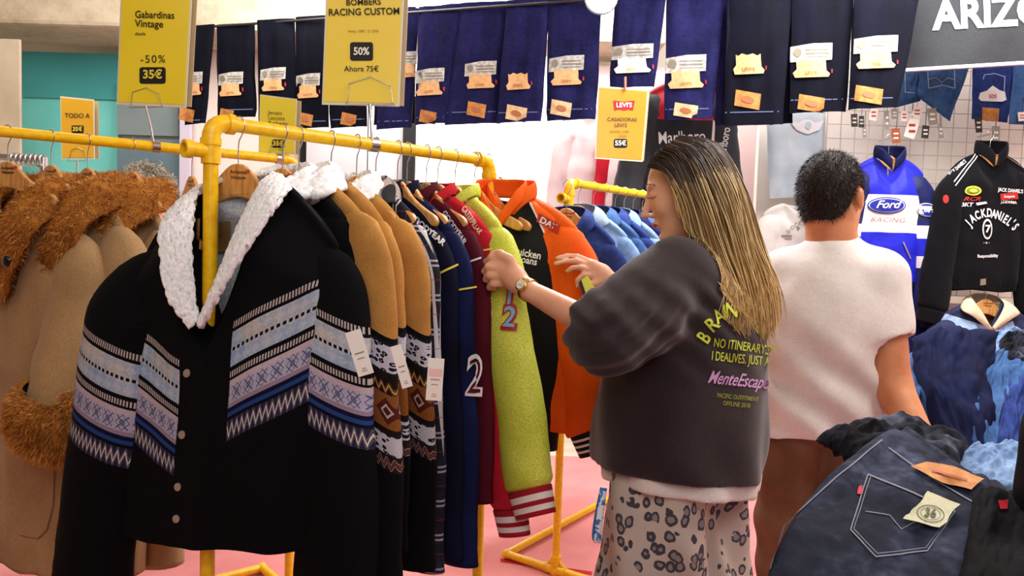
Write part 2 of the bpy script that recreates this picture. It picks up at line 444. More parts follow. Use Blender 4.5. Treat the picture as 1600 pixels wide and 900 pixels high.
# ============================================================ pipe racks
PR = .0165
def elbow_pts(c, d1, d2, r=.035, n=6):
    """rounded corner at c coming along d1 and leaving along d2"""
    a = c-d1*r; b = c+d2*r
    return [(1-t)**2*a+2*t*(1-t)*c+t*t*b for t in [i/n for i in range(n+1)]]
def rack(label, A, B, zt, group, baselong=True, wbase=.26, openend=True):
    """A,B: foot points of the two posts (x,y), zt: rail height"""
    t = empty('clothes_rack', label, 'clothes rack', (A.x, A.y, 0), 0, group)
    A = Vector((A.x, A.y, 0)); B = Vector((B.x, B.y, 0)); u = (B-A).normalized(); n = Vector((-u.y, u.x, 0)); U = Vector((0, 0, 1))
    L = lambda p: p-A
    ta, tb = A+U*zt, B+U*zt
    G().tube([L(ta+u*.03), L(tb-u*.03)], PR, 20).build('rail', YEL, t)
    for s, (p, q) in ((1, (A, ta)), (-1, (B, tb))):
        G().tube([L(p+U*.03), L(q-U*.03)], PR, 20).build('post', YEL, t)
        g = G(); g.tube([L(x) for x in elbow_pts(q, U, u*s, .04)], .0205, 20)
        for c, d in ((q-U*.045, U), (q+u*s*.045, u)):
            g.tube([L(c-d*.008), L(c+d*.008)], .0235, 20)
        g.build('elbow_joint', YEL, t)
        g = G(); c = q-U*.066
        g.tube([L(c-U*.028), L(c+U*.028)], .0215, 20)
        g.tube([L(c-u*s*.062), L(c)], .0165, 20, cap=False)
        g.tube([L(c-u*s*.062), L(c-u*s*.046)], .0205, 20, cap=False); g.tube([L(c-u*s*.046), L(c-u*s*.062)], .0145, 20, cap=False)
        ring = [[L(c-u*s*.062)+(n*math.cos(a)+U*math.sin(a))*r for a in [k*math.pi/10 for k in range(20)]] for r in (.0205, .0135)]
        g.grid(ring, True)
        g.build('stub_joint', YEL, t)
        G().tube([L(p+n*wbase+U*.03), L(p-n*wbase+U*.03)], PR, 18).build('foot_bar', YEL, t)
        g = G()
        g.tube([L(p+U*.012), L(p+U*.09)], .022, 18); g.tube([L(p+n*.05+U*.03), L(p-n*.05+U*.03)], .022, 18)
        for sn in (1, -1): g.tube([L(p+n*.055*sn+U*.03), L(p+U*.085)], .009, 10)
        g.build('flange', YEL, t)
        for sn in (1, -1):
            G().sphere(L(p+n*wbase*sn+U*.03), (.021, .021, .021), 16, 10).build('corner_joint', YEL, t)
    for sn in (1, -1):
        G().tube([L(A+n*wbase*sn+U*.03), L(B+n*wbase*sn+U*.03)], PR, 18).build('side_bar', YEL, t)
    return t
NA, NB = at(330, 192, 1.75), at(765, 250, 2.4); NZ = 1.652
rack('yellow pipe clothes rack nearest the camera, packed with patterned and racing jackets', NA, NB, NZ, 'yellow pipe clothes racks')
LA, LB = at(-190, 193, 2.12), at(461, 248, 2.9); LZ = 1.684
rack('yellow pipe clothes rack holding camel coats with fur collars at the left', LA, LB, LZ, 'yellow pipe clothes racks')
DA = atz(868, 890, .03); _q = atz(775, 882, .03); _r = atz(925, 800, .03)
du = (_r-_q).normalized(); DB = DA+du*1.25; DZ = 1.655
rack('yellow pipe clothes rack full of denim jackets behind the woman', DA, DB, DZ, 'yellow pipe clothes racks', wbase=(_q-DA).length)
def on_rail(px, A, B, z):
    lo, hi = -.5, 1.5
    for _ in range(40):
        m = (lo+hi)/2; p = A.lerp(B, m); p.z = z
        if topx(p)[0] < px: lo = m
        else: hi = m
    return p
nu = Vector((NB.x-NA.x, NB.y-NA.y, 0)).normalized(); lu = Vector((LB.x-LA.x, LB.y-LA.y, 0)).normalized()
def rzperp(u): return math.atan2(-u.x, u.y)          # local +X across the rail, towards the camera
# ============================================================ hangers
def hanger_outline():
    top = cr([(0, 0), (.022, -.003), (.05, -.02), (.09, -.05), (.15, -.078), (.205, -.098), (.222, -.112)], 22)
    bot = cr([(.222, -.112), (.214, -.126), (.19, -.124), (.13, -.108), (.07, -.092), (.03, -.08), (0, -.076)], 18)
    r = [tuple(p) for p in top]+[tuple(p) for p in bot[1:]]
    l = [(-x, z) for x, z in r[::-1]]
    return r[:-1]+l[:-1]
_ho = hanger_outline()
def make_hanger():
    t = empty('wooden_hanger', 'wooden coat hanger', 'hanger')
    bm = bmesh.new(); vs = []
    f = bm.faces.new([bm.verts.new((x, -.009+.05*x*x*-1.5, z-.088)) for x, z in _ho])
    r = bmesh.ops.extrude_face_region(bm, geom=[f]); bmesh.ops.translate(bm, vec=(0, .018, 0), verts=[v for v in r['geom'] if isinstance(v, bmesh.types.BMVert)])
    bmesh.ops.recalc_face_normals(bm, faces=bm.faces)
    me = bpy.data.meshes.new('hanger_body'); bm.to_mesh(me); bm.free()
    o = link('hanger_body', me, WOOD, t, smooth=False); b = o.modifiers.new('b', 'BEVEL'); b.width = .005; b.segments = 3; b.limit_method = 'ANGLE'
    a = [(.0205*math.sin(q), 0, .0205*math.cos(q)) for q in np.linspace(-2.0, 1.9, 14)][::-1]
    pts = [(0, 0, -.095), (0, 0, -.05), (.002, 0, -.035), (.012, 0, -.022)]+[(x*1.05, y, z) for x, y, z in a]
    G().tube(pts, .0019, 8).build('hook', CHROME, t)
    return t
HPROTO = make_hanger(); _hused = False
def hang(p, rz, label, group, tilt=0):
    global _hused
    if not _hused: r = HPROTO; _hused = True
    else:
        r = HPROTO.copy(); C.objects.link(r)
        for ch in HPROTO.children:
            c = ch.copy(); C.objects.link(c); c.parent = r
    r.location = p; r.rotation_euler = (0, tilt, rz); r.scale = (.80, .8, 1); r['label'] = label; r['group'] = group
    return r
def hbody(h): return [c for c in h.children if c.name.startswith('hanger_body')][0]
ROSE = plain('rose_print', '#b4442e', .6)
def brand(h, px, py, s, ang=0):
    b = hbody(h); T = bvh_of(b); px, py = topx(h.matrix_world @ Vector((0, 0, -.112))); py -= s*.6
    text('Arizona', px, py, s, T, BROWNP, h, ang, bold=.02, off=.001)
    text('Vintage', px, py+s*1.55, s, T, BROWNP, h, ang, bold=.02, off=.001)
    poly('rose_mark', [(px+s*2.7+s*.6*math.cos(a), py-s*.2+s*.6*math.sin(a)) for a in [k*math.pi/4 for k in range(8)]], T, ROSE, h, .001)
# ============================================================ price signs
def signmat(name, c, c2):
    m = M(name, .25, spec=.5); m.col(m.ramp(m.noise(3, 2), [(.3, c), (.7, c2)])); return m.m
def sign(label, q, Y, col, side='right', pole=None, rail=None, thick=.022, group='yellow price signs', yawd=0):
    """q: four picture corners TL TR BR BL; stands at distance Y"""
    P = [at(x, y, Y+(.0 if i in (0, 3) else yawd)) for i, (x, y) in enumerate(q)]
    c = sum(P, Vector())/4
    t = empty('price_sign', label, 'sign', c, 0, group)
    n = (P[1]-P[0]).cross(P[3]-P[0]).normalized()
    if n.y > 0: n = -n
    def plate(name, s, off, th, mat, par=None):
        v = [c+(p-c)*s+n*off for p in P]; w = [p-n*th for p in v]
        g = G().add([p-c for p in v+w], [(0, 1, 2, 3)[::-1], (4, 5, 6, 7), (0, 1, 5, 4), (1, 2, 6, 5), (2, 3, 7, 6), (3, 0, 4, 7)])
        return g.build(name, mat, t, smooth=False)
    plate('holder', 1.035, 0, .003, plain('clear_holder_'+col[0][1:], '#e9e4c9', .25))
    f = plate('face', .985, .0015, .001, signmat('sign_'+col[0][1:], *col))
    # second sheet behind, seen past the edge
    sgn = 1 if side == 'right' else -1
    sh = Vector((.012*sgn, thick, 0))
    v = [p+sh for p in P]
    g = G().add([p-c for p in v]+[p-c+Vector((0, .003, 0)) for p in v], [(0, 1, 2, 3)[::-1], (4, 5, 6, 7), (0, 1, 5, 4), (1, 2, 6, 5), (2, 3, 7, 6), (3, 0, 4, 7)])
    g.build('back_sheet', plain('back_sheet_'+col[0][1:], '#c9b48c', .5), t, smooth=False)
    if pole:
        # wire clip: roof-shaped loop on the face, then the stem down to the clamp
        cx, by, w, h = pole
        pts = [(cx-w/2-3, by+6), (cx-w/2, by), (cx-w/2+2, by-h*.72), (cx, by-h), (cx+w/2-2, by-h*.62), (cx+w/2, by), (cx+w/2+4, by+5)]
        T = bvh_of(f)
        Yc = c.y-.004
        wv = [at(x, y, Yc)-c for x, y in pts]
        G().tube([Vector(p) for p in wv], .0013, 8).build('wire_clip', CHROME, t)
        G().tube([at(cx-w/2-3, by+6, Yc)-c, at(cx+w/2+4, by+5, Yc)-c], .0016, 8).build('wire_foot', CHROME, t)
        if rail is not None:
            a = at(cx, by+4, Yc); r = Vector(rail)
            G().tube([a-c, a.lerp(r, .5)-c+Vector((0, 0, 0)), r-c+Vector((0, -.015, .01))], .0042, 10).build('stem', CHROME, t)
            G().tube([r-c-lu*.012, r-c+lu*.012], .0195, 18).build('clamp', CHROME, t)
    return t, f
def tick(f, t, x0, y0, x1, y1, mat, r=4):
    pts = []
    for cx, cy, a0 in ((x1-r, y0+r, -90), (x1-r, y1-r, 0), (x0+r, y1-r, 90), (x0+r, y0+r, 180)):
        for k in range(4): a = R(a0+k*30); pts.append((cx+r*math.cos(a), cy+r*math.sin(a)))
    poly('price_panel', pts, f, mat, t, .0008, 60)
YC = ('#f6dc20', '#ffe634')
t, f = sign('large yellow sign at upper left reading Gabardinas Vintage 35€', [(191, -22), (299, -22), (289, 165), (184, 160)], 2.6, YC, pole=(228, 162, 46, 25), rail=on_rail(243, LA, LB, LZ), group=None)
T = bvh_of(f)
text('Gabardinas', 211, 23, 11, T, BLACKP, t, -1.5, bold=.012, align='LEFT', sx=.87)
text('Vintage', 211, 37, 11, T, BLACKP, t, -2, bold=.012, align='LEFT', sx=.95)
text('desde', 211, 53, 5, T, BLACKP, t, 0, align='LEFT', bold=.005)
text('-50%', 239, 93, 12, T, BLACKP, t, 1, sp=1.2)
tick(T, t, 218, 105, 259, 131, BLACKP); text('35€', 239, 117, 13, T, YELP, t, 0, bold=.03, off=.0035)
t, f = sign('large yellow sign reading BOMBERS RACING CUSTOM 50% above near rack', [(512, -30), (630, -30), (622, 163), (505, 160)], 2.08, ('#f2d648', '#f8de54'), pole=(578, 158, 70, 38), rail=on_rail(583, NA, NB, NZ), group=None)
T = bvh_of(f)
text('BOMBERS', 568, 4, 9, T, BLACKP, t, 1.5, bold=.015); text('RACING CUSTOM', 569, 19, 10.5, T, BLACKP, t, 1.2, bold=.015, sx=.92)
text('Antes 130€ / 2ª 275€', 568, 49, 4, T, GOLDP, t, 0, sx=.95)
tick(T, t, 547, 66, 583, 95, BLACKP); text('50%', 565, 81, 11.5, T, WHITE, t, 0, bold=.03, off=.0035, sx=.9)
text('Ahora 75€', 565, 108, 8.5, T, BLACKP, t, 0, bold=.006)
t, f = sign('small orange-yellow sign reading TODO A 35€ in front of turquoise wall', [(95, 152), (146, 157), (147, 247), (97, 247)], 3.7, ('#e0a92c', '#ecb93a'), pole=(121, 246, 24, 16), group=None)
T = bvh_of(f)
text('TODO A', 121, 181, 7, T, BLACKP, t, -1, bold=.008); tick(T, t, 112, 196, 131, 208, BLACKP, 2); text('35€', 121.5, 202, 6.5, T, YELP, t, 0, bold=.03, off=.0035)
G().tube([at(121, 250, 3.7)-t.location, at(121, 300, 3.7)-t.location], .004).build('stem', CHROME, t)
t, f = sign('small yellow sign headed Jerseis above the left rack end', [(407, 149), (463, 156), (460, 240), (405, 237)], 2.86, ('#f4e23c', '#fdf04a'), pole=(432, 238, 20, 14), rail=on_rail(436, LA, LB, LZ), group=None)
T = bvh_of(f)
for i, w in enumerate(('Jerseis', 'Lacoste', 'Burberry')): text(w, 419, 176+i*8, 6, T, GOLDP, t, -3, bold=.008, align='LEFT')
tick(T, t, 425, 218, 445, 231, BLACKP, 3); text('35€', 435, 224.5, 7.5, T, YELP, t, 0, bold=.03, off=.0035); text('2 x 50€', 435, 234, 4, T, GOLDP, t, 0)
# ============================================================ folded jeans along the overhead rail
def denim(name, c1, c2, fade=0):
    m = M(name, .85, spec=.12)
    o = m.uv('Object'); tw = ((o[0]+o[2])*900.0).sin()*.5+.5
    n = m.noise(7, 5); n2 = m.noise(60, 3)
    a = m.ramp(n*.7+n2*.3, [(.35, c1), (.68, c2)])
    m.col(m.mix(1, a, m.ramp(tw*.5+n2*.5, [(.2, (.78, .78, .8)), (.8, (1.12, 1.12, 1.12))]), 'MULTIPLY')); m.bump(tw+n2*2.0, .3, .001); return m.m
DN = [denim('indigo_denim', '#05060f', '#0b0d20'), denim('lamp_violet_indigo_denim', '#14143a', '#25255c'), denim('blue_denim', '#1d2a5c', '#2f4587')]  # the violet one carries lamp glare in its colour; two jackets reuse it
LEATHER = M('leather_patch', .6); _n = LEATHER.noise(40, 4); LEATHER.col(LEATHER.ramp(_n, [(.3, '#a96a33'), (.7, '#cf9250')])); LEATHER = LEATHER.m
PALELE = M('pale_patch', .6); _n = PALELE.noise(40, 4); PALELE.col(PALELE.ramp(_n, [(.3, '#d0a878'), (.7, '#ecd0a6')])); PALELE = PALELE.m
CARD = M('ticket_card', .6); _n = CARD.noise(50, 4); CARD.col(CARD.ramp(_n, [(.3, '#d8a26c'), (.7, '#e9bd8a')])); CARD = CARD.m
TICK = M('guarantee_ticket', .5); _n = TICK.noise(50, 4); TICK.col(TICK.ramp(_n, [(.4, '#a9a9a8'), (.65, '#d4d3cf')])); TICK = TICK.m
STITCH = plain('pale_stitch', '#5f6f9c', .8); RTAB = plain('red_tab', '#c92330', .6)
def jeansY(px):   # the rail comes nearer to the right
    a = at(300, 200, 4.95); b = at(1400, 165, 3.7)
    lo, hi = 3.3, 5.2
    u = (b-a); u.z = 0
    d = ray(px, 150); s = d.x/d.y
    # intersection of line a+u*t with x = s*y
    t_ = (s*a.y-a.x)/(u.x-s*u.y); return (a+u*t_).y
def fold_jeans(x0, x1, yt, yb, sk, k, label, ticket, patch, plate, hemdrop=0, bw=None):
    Y = jeansY((x0+x1)/2)+.02*k; xb0, xb1 = (x0+sk, x1+sk) if bw is None else bw
    TL, TR, BR, BL = at(x0, yt, Y+.03), at(x1, yt-3, Y-.03), at(xb1, yb-3, Y-.03), at(xb0, yb, Y+.03)
    if TL.z > 2.95: TL = BL.lerp(TL, (2.85-BL.z)/(TL.z-BL.z)); TR = BR.lerp(TR, (2.85-BR.z)/(TR.z-BR.z))
    c = (TL+TR)/2; t = empty('folded_jeans', label, 'jeans', c, 0, 'dark jeans folded over the overhead rail')
    seed = x0*.37; m = DN[0] if x0 < 590 or x0 > 1130 else DN[1]  # jeans near the lamp take the denim with its violet glare painted in
    n = 26; mm = 20; th = .022
    rows = []
    # front sheet bottom -> top, over the rail, down the back
    def pt(u, v, back):
        a = TL.lerp(TR, u); b = BL.lerp(BR, u); p = a.lerp(b, v)
        f = nz(u*3+seed, v*1.6, 0, 1)*.016*min(1, v*3+.2)+nz(u*9, v*3+seed, 0, 1)*.004
        edge = (1-(2*u-1)**6)
        p = p+Vector((0, -f-.004-th*edge*(.35+.65*min(1, v*5)), 0)) if not back else p+Vector((0, f+th*edge*(.5+.3*min(1, v*5)), 0))
        p.x += .012*nz(v*3, seed+back, u, 1)*(v)
        return p-c
    for i in range(n+1): rows.append([pt(j/mm, 1-i/n, False) for j in range(mm+1)])
    for i in range(n+1): rows.append([pt(j/mm, i/n*(1-.05-.1*abs(math.sin(seed))), True) for j in range(mm+1)])
    g = G().grid(rows); b = len(rows)
    # close the sides between the front and the back sheet
    for j in (0, mm):
        col = []
        P1 = [rows[n-i][j] for i in range(n+1)]; P2 = [rows[n+1+i][j] for i in range(n+1)]
        g.grid([P1, P2], flip=(j == 0))
    g.grid([rows[0], rows[-1]])
    o = g.build('denim_cloth', m, t)
    T = bvh_of(o)
    # waistband (hangs lowest), pocket and seams
    w = (xb1-xb0)
    def st(p, q, wd=.8, mat=STITCH):
        dx, dy = q[0]-p[0], q[1]-p[1]; L_ = math.hypot(dx, dy); nx, ny = -dy/L_*wd, dx/L_*wd
        return [(p[0]+nx, p[1]+ny), (q[0]+nx, q[1]+ny), (q[0]-nx, q[1]-ny), (p[0]-nx, p[1]-ny)]
    if not plate[0]:
        poly('waistband_seam', st((xb0+3, yb-w*.24), (xb1-5, yb-w*.26)), T, STITCH, t, .001)
    if ticket:
        tx0, ty0, tx1, ty1 = ticket; W = tx1-tx0; H = ty1-ty0
        if plate[1]:
            tk = poly('guarantee_ticket', [(tx0, ty0+H*.12), (tx0+W*.5, ty0+H*.02), (tx1, ty0), (tx1-1, ty0+H*.48), (tx0-1, ty0+H*.56)], T, TICK, t, .004)
            for yy, wd in ((.2, .7), (.3, 1.1), (.4, .5)):
                poly('ticket_print', st((tx0+W*.35, ty0+H*yy), (tx1-W*.08, ty0+H*(yy-.02)), wd), T, GREYP, tk, .0055)
            poly('ticket_print', [(tx0+W*(.16+.1*math.cos(a)), ty0+H*(.28+.13*math.sin(a))) for a in [k_*math.pi/4 for k_ in range(8)]], T, GREYP, tk, .0055)
        y0 = ty0+H*(.46 if plate[1] else 0); cm = CARD if not plate[2] else plain('glare_white_card', '#fff3dd', .5)  # whitened copy of the tan card, strong light put into its colour
        fl = poly('pocket_card', [(tx0+W*.13, y0+2), (tx0+W*.2, y0+(ty1-y0)*.12), (tx0+W*.3, y0), (tx0+W*.45, y0+(ty1-y0)*.08), (tx0+W*.6, y0), (tx0+W*.74, y0+(ty1-y0)*.1), (tx0+W*.82, y0),
             (tx0+W*.84, ty1-(ty1-y0)*.4), (tx0+W*.94, ty1-(ty1-y0)*.22), (tx0+W*.9, ty1-2), (tx0+W*.1, ty1), (tx0+W*.05, ty1-(ty1-y0)*.25), (tx0+W*.14, ty1-(ty1-y0)*.45)], T, cm, t, .007)
        text('LEVI\'S', (tx0+tx1)/2-W*.02, ty1-(ty1-y0)*.25, (ty1-y0)*.17, T, CARD if plate[2] else plain('card_ink', '#b5744a', .6), fl, 0, bold=.02, off=.0085)
        poly('red_tab', [(tx1-2, ty1-14), (tx1, ty1-14), (tx1, ty1-8), (tx1-2, ty1-8)], T, RTAB, t, .005)
    if patch:
        a0, b0_, a1, b1_ = patch; sl = (b1_-b0_)*.22
        pm = LEATHER if plate[3] else PALELE
        pp = poly('leather_patch', [(a0+3, b0_), (a1, b0_+sl), (a1-3, b1_), (a0, b1_-sl)], T, pm, t, .004)
        poly('patch_print', [(lerp(a0, a1, .5)+(a1-a0)*.24*math.cos(a), lerp(b0_, b1_, .5)+(b1_-b0_)*.17*math.sin(a)+math.cos(a)*sl*.3) for a in [k_*math.pi/5 for k_ in range(10)]], T, plain('patch_ink', '#b06a45', .6), pp, .0055)
    return t
JL = [  # x0,x1 top, ytop, ybot, skew, ticket, patch, (short, white ticket, glare-whitened card, brown patch), label
 ((303, 336, 41, 196, -14), (290, 112, 317, 150), (279, 167, 305, 192), (0, 1, 0, 1), 'darkest folded jeans hanging right beside the Gabardinas sign'),
 ((339, 398, 39, 186, 2), (342, 112, 381, 151), (343, 169, 366, 188), (0, 1, 0, 1), 'dark folded jeans hanging directly above the near rack\'s front corner joint'),
 ((402, 461, 32, 193, 3), (408, 105, 447, 143), (411, 172, 440, 194), (0, 1, 0, 1), 'dark folded jeans directly behind the top of the small yellow Jerseis sign'),
 ((462, 512, 27, 202, 2), (464, 114, 501, 154), (465, 175, 490, 198), (0, 1, 0, 1), 'dark folded jeans hanging just left of the Bombers sign'),
 ((514, 572, 22, 201, 2), None, (532, 175, 558, 199), (0, 1, 0, 1), 'folded jeans mostly hidden behind the Bombers sign, brown patch below it'),
 ((600, 655, 16, 203, -12), (622, 80, 652, 122), None, (0, 1, 0, 1), 'blue folded jeans emerging from behind the right edge of the Bombers sign'),
 ((655, 722, 11, 196, -6, (648, 698)), (649, 106, 695, 150), (655, 171, 683, 195), (0, 1, 0, 1), 'first folded jeans clear of the Bombers sign, right side, brown patch'),
 ((720, 797, 5, 196, -14, (696, 780)), (727, 95, 776, 139), (729, 158, 760, 185), (0, 1, 0, 1), 'folded jeans two to the right of the Bombers sign'),
 ((793, 860, 1, 193, -14, (776, 845)), (789, 114, 832, 141), (790, 163, 824, 192), (0, 0, 0, 0), 'folded jeans with pocket card but no white ticket, over the white panel'),
 ((858, 942, -30, 190, -8, (853, 930)), (859, 86, 913, 134), (860, 155, 894, 184), (0, 1, 0, 0), 'lamp-tinted violet-blue folded jeans directly left of the amber Casadoras sign'),
 ((962, 1045, -30, 139, -8, (953, 1022)), (957, 68, 1021, 115), None, (1, 1, 1, 0), 'shortest folded jeans with glare-painted white pocket card, amber sign clipped to it'),
 ((1042, 1136, -30, 189, -8, (1037, 1112)), (1041, 85, 1104, 139), (1052, 160, 1091, 186), (0, 1, 0, 0), 'blue folded jeans hanging over the black and red racing jacket'),
 ((1138, 1240, -30, 198, -6, (1130, 1222)), (1143, 84, 1198, 117), (1147, 140, 1189, 172), (0, 0, 0, 1), 'dark folded jeans with a lone pocket card, third from the row\'s right end'),
 ((1238, 1335, -30, 178, -4, (1233, 1322)), (1236, 67, 1301, 122), (1246, 147, 1289, 177), (0, 1, 0, 1), 'dark folded jeans second from the dark grey banner'),
 ((1336, 1442, -30, 172, -10, (1326, 1400)), (1335, 55, 1403, 108), (1335, 133, 1380, 164), (0, 1, 0, 1), 'dark folded jeans at the row\'s right end against the dark grey banner')]
for i, (g_, tk, pt_, pl, lab) in enumerate(JL):
    bw = g_[5] if len(g_) > 5 else None
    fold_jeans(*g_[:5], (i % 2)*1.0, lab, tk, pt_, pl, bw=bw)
a = at(290, 42, 4.97); b = at(1450, -60, jeansY(1450)); 
_j = [o for o in C.objects if o.name.startswith('folded_jeans')]; _s = _j[0].location; _e = _j[14].location
rl = G().tube([Vector(_s)+(Vector(_s)-Vector(_e))*.02+Vector((0, .0, -.012)), Vector(_e)+Vector((.3, -.15, -.012))], .008, 12).build('hanging_rail', plain('steel', '#55555a', .4, .9)); tag(rl, 'thin steel rail high up that carries the row of folded jeans', 'rail')
# second layer of dark jeans behind, seen in the gaps at the bottom
for i, (x0, x1, yt, yb) in enumerate(((586, 650, 14, 196), (690, 735, 8, 193), (870, 926, -20, 187), (1120, 1162, -20, 197), (1205, 1240, -20, 196))):
    fold_jeans(x0, x1, yt, yb, -2, 4, 'dark folded jeans half hidden behind the front row, seen in its gaps', None, None, (1, 0, 0, 0))
# Levi's sign clipped to the short jeans
t, f = sign('amber sign CASADORAS 55€ with red logo clipped beneath the shortest jeans', [(936, 136), (1012, 142), (1003, 251), (931, 246)], 3.95, ('#c9992e', '#d2a63a'), thick=.01, group=None)
T = bvh_of(f)
batw = [(958, 157), (975, 159), (992, 157), (989, 173), (982, 171), (975, 173), (968, 171), (960, 173)]
poly('red_logo', batw, T, RTAB, t, .0012, 60); text("LEVI'S", 975, 164.5, 7, T, WHITE, t, 0, bold=.03, off=.003)
text('CASADORAS', 972, 187, 5.6, T, BROWNP, t, -1, bold=.012); text("LEVI'S", 970, 196, 5.6, T, BROWNP, t, -1, bold=.012)
text('ANTES 109€', 968, 206, 4, T, GOLDP, t); text('DESDE', 973, 213, 3, T, GOLDP, t)
tick(T, t, 959, 217, 980, 231, BLACKP, 3); text('55€', 969.5, 224, 7.5, T, WHITE, t, 0, bold=.03, off=.0035)
G().tube([at(977, 120, 3.94)-t.location, at(977, 141, 3.94)-t.location], .006, 8).build('clip', plain('pink_clip', '#d98a7c', .4), t)
# spotlight
t = empty('spotlight', 'glaring white spotlight at the top centre above the jeans', 'lamp', at(938, -3, 3.75))
G().tube([(0, .02, .02), (0, -.05, -.01)], [.07, .082], 24).build('lamp_housing', plain('lamp_black', '#1a1a1a', .4), t)
G().sphere((0, -.055, -.012), (.075, .014, .075), 24, 10).build('lamp_lens', plain('lamp_glow', '#ffffff', .3, emit=45), t)
G().tube([(0, .02, .02), (0, .02, .7)], .008, 8).build('lamp_stem', plain('lamp_black2', '#1a1a1a', .4), t)
# ============================================================ garments
def garment_body(P, name='body', mat=None, parent=None, lining=None):
    sw, cw, hw, L, th = P['sw'], P['cw'], P['hw'], P['L'], P['th']
    nw, Vd, slope = P.get('nw', .075), P.get('V', .1), P.get('slope', .42)
    seed = P.get('seed', 0); NU, NV = P.get('res', (56, 64)); fold = P.get('fold', .012)
    gather = P.get('gather', 0)
    def sheet(front):
        rows = []; uv = []
        for i in range(NV+1):
            v = i/NV
            W = lerp(sw, cw, sstep(.0, .28, v)); W = lerp(W, hw, sstep(.3, 1, v))
            if gather: W *= 1-gather*sstep(.9, .97, v)
            r = []
            for j in range(NU+1):
                u = -1+2*j/NU; x0 = u*sw
                ax = abs(x0)
                if ax >= nw: T = -slope*(ax-nw)-.03*max(0, (ax-nw)/(sw-nw))**3
                else: T = -Vd*(1-(ax/nw)**1.25) if front else -.012*(1-(ax/nw)**2)
                x = u*W
                z = T+(-L-T)*v
                prof = (1-abs(u)**P.get('pw', 7))**.5 if abs(u) < 1 else 0
                D = th*sstep(-.02, .22, v)*(.8+.2*math.cos(u*2))
                if i: D = max(D, P.get('ridge', .015))
                if ax < nw: D = max(D, .042*(1-(ax/nw)**2)**.5)
                k = min(1, v*4)
                f = fold*k*(nz(x*7+seed, z*1.5, seed, 1)+.5*nz(x*17, z*3+seed, 3, 1))+.35*fold*nz(x*11, z*12, seed)
                if gather: f += .006*math.sin(u*60)*sstep(.9, .97, v)*(1-sstep(.97, 1, v))
                y = D*prof+f*prof
                y = -y if front else y
                y += P.get('bend', 0)*x*x
                r.append((x+.006*nz(z*6, seed, 0)*k, y, z+.01*nz(x*8, seed, 9)*v)); uv.append((x, z))
            rows.append(r)
        return rows, uv
    bm = bmesh.new(); uvl = bm.loops.layers.uv.new('UVMap')
    for fr in (True, False):
        rows, uv = sheet(fr); m = NU+1
        V = [bm.verts.new(p) for r in rows for p in r]
        for i in range(NV):
            for j in range(NU):
                q = (i*m+j, i*m+j+1, (i+1)*m+j+1, (i+1)*m+j)
                if fr: q = q[::-1]
                f = bm.faces.new([V[k] for k in q]); f.smooth = True
                for l, k in zip(f.loops, q): l[uvl].uv = uv[k]
    bmesh.ops.remove_doubles(bm, verts=bm.verts, dist=.0015)
    me = bpy.data.meshes.new(name); bm.to_mesh(me); bm.free()
    o = link(name, me, [mat, lining or mat], parent)
    s = o.modifiers.new('s', 'SOLIDIFY'); s.thickness = P.get('cloth', .006); s.offset = 1 if False else -1
    if lining: s.material_offset = 1; s.material_offset_rim = 0
    return o
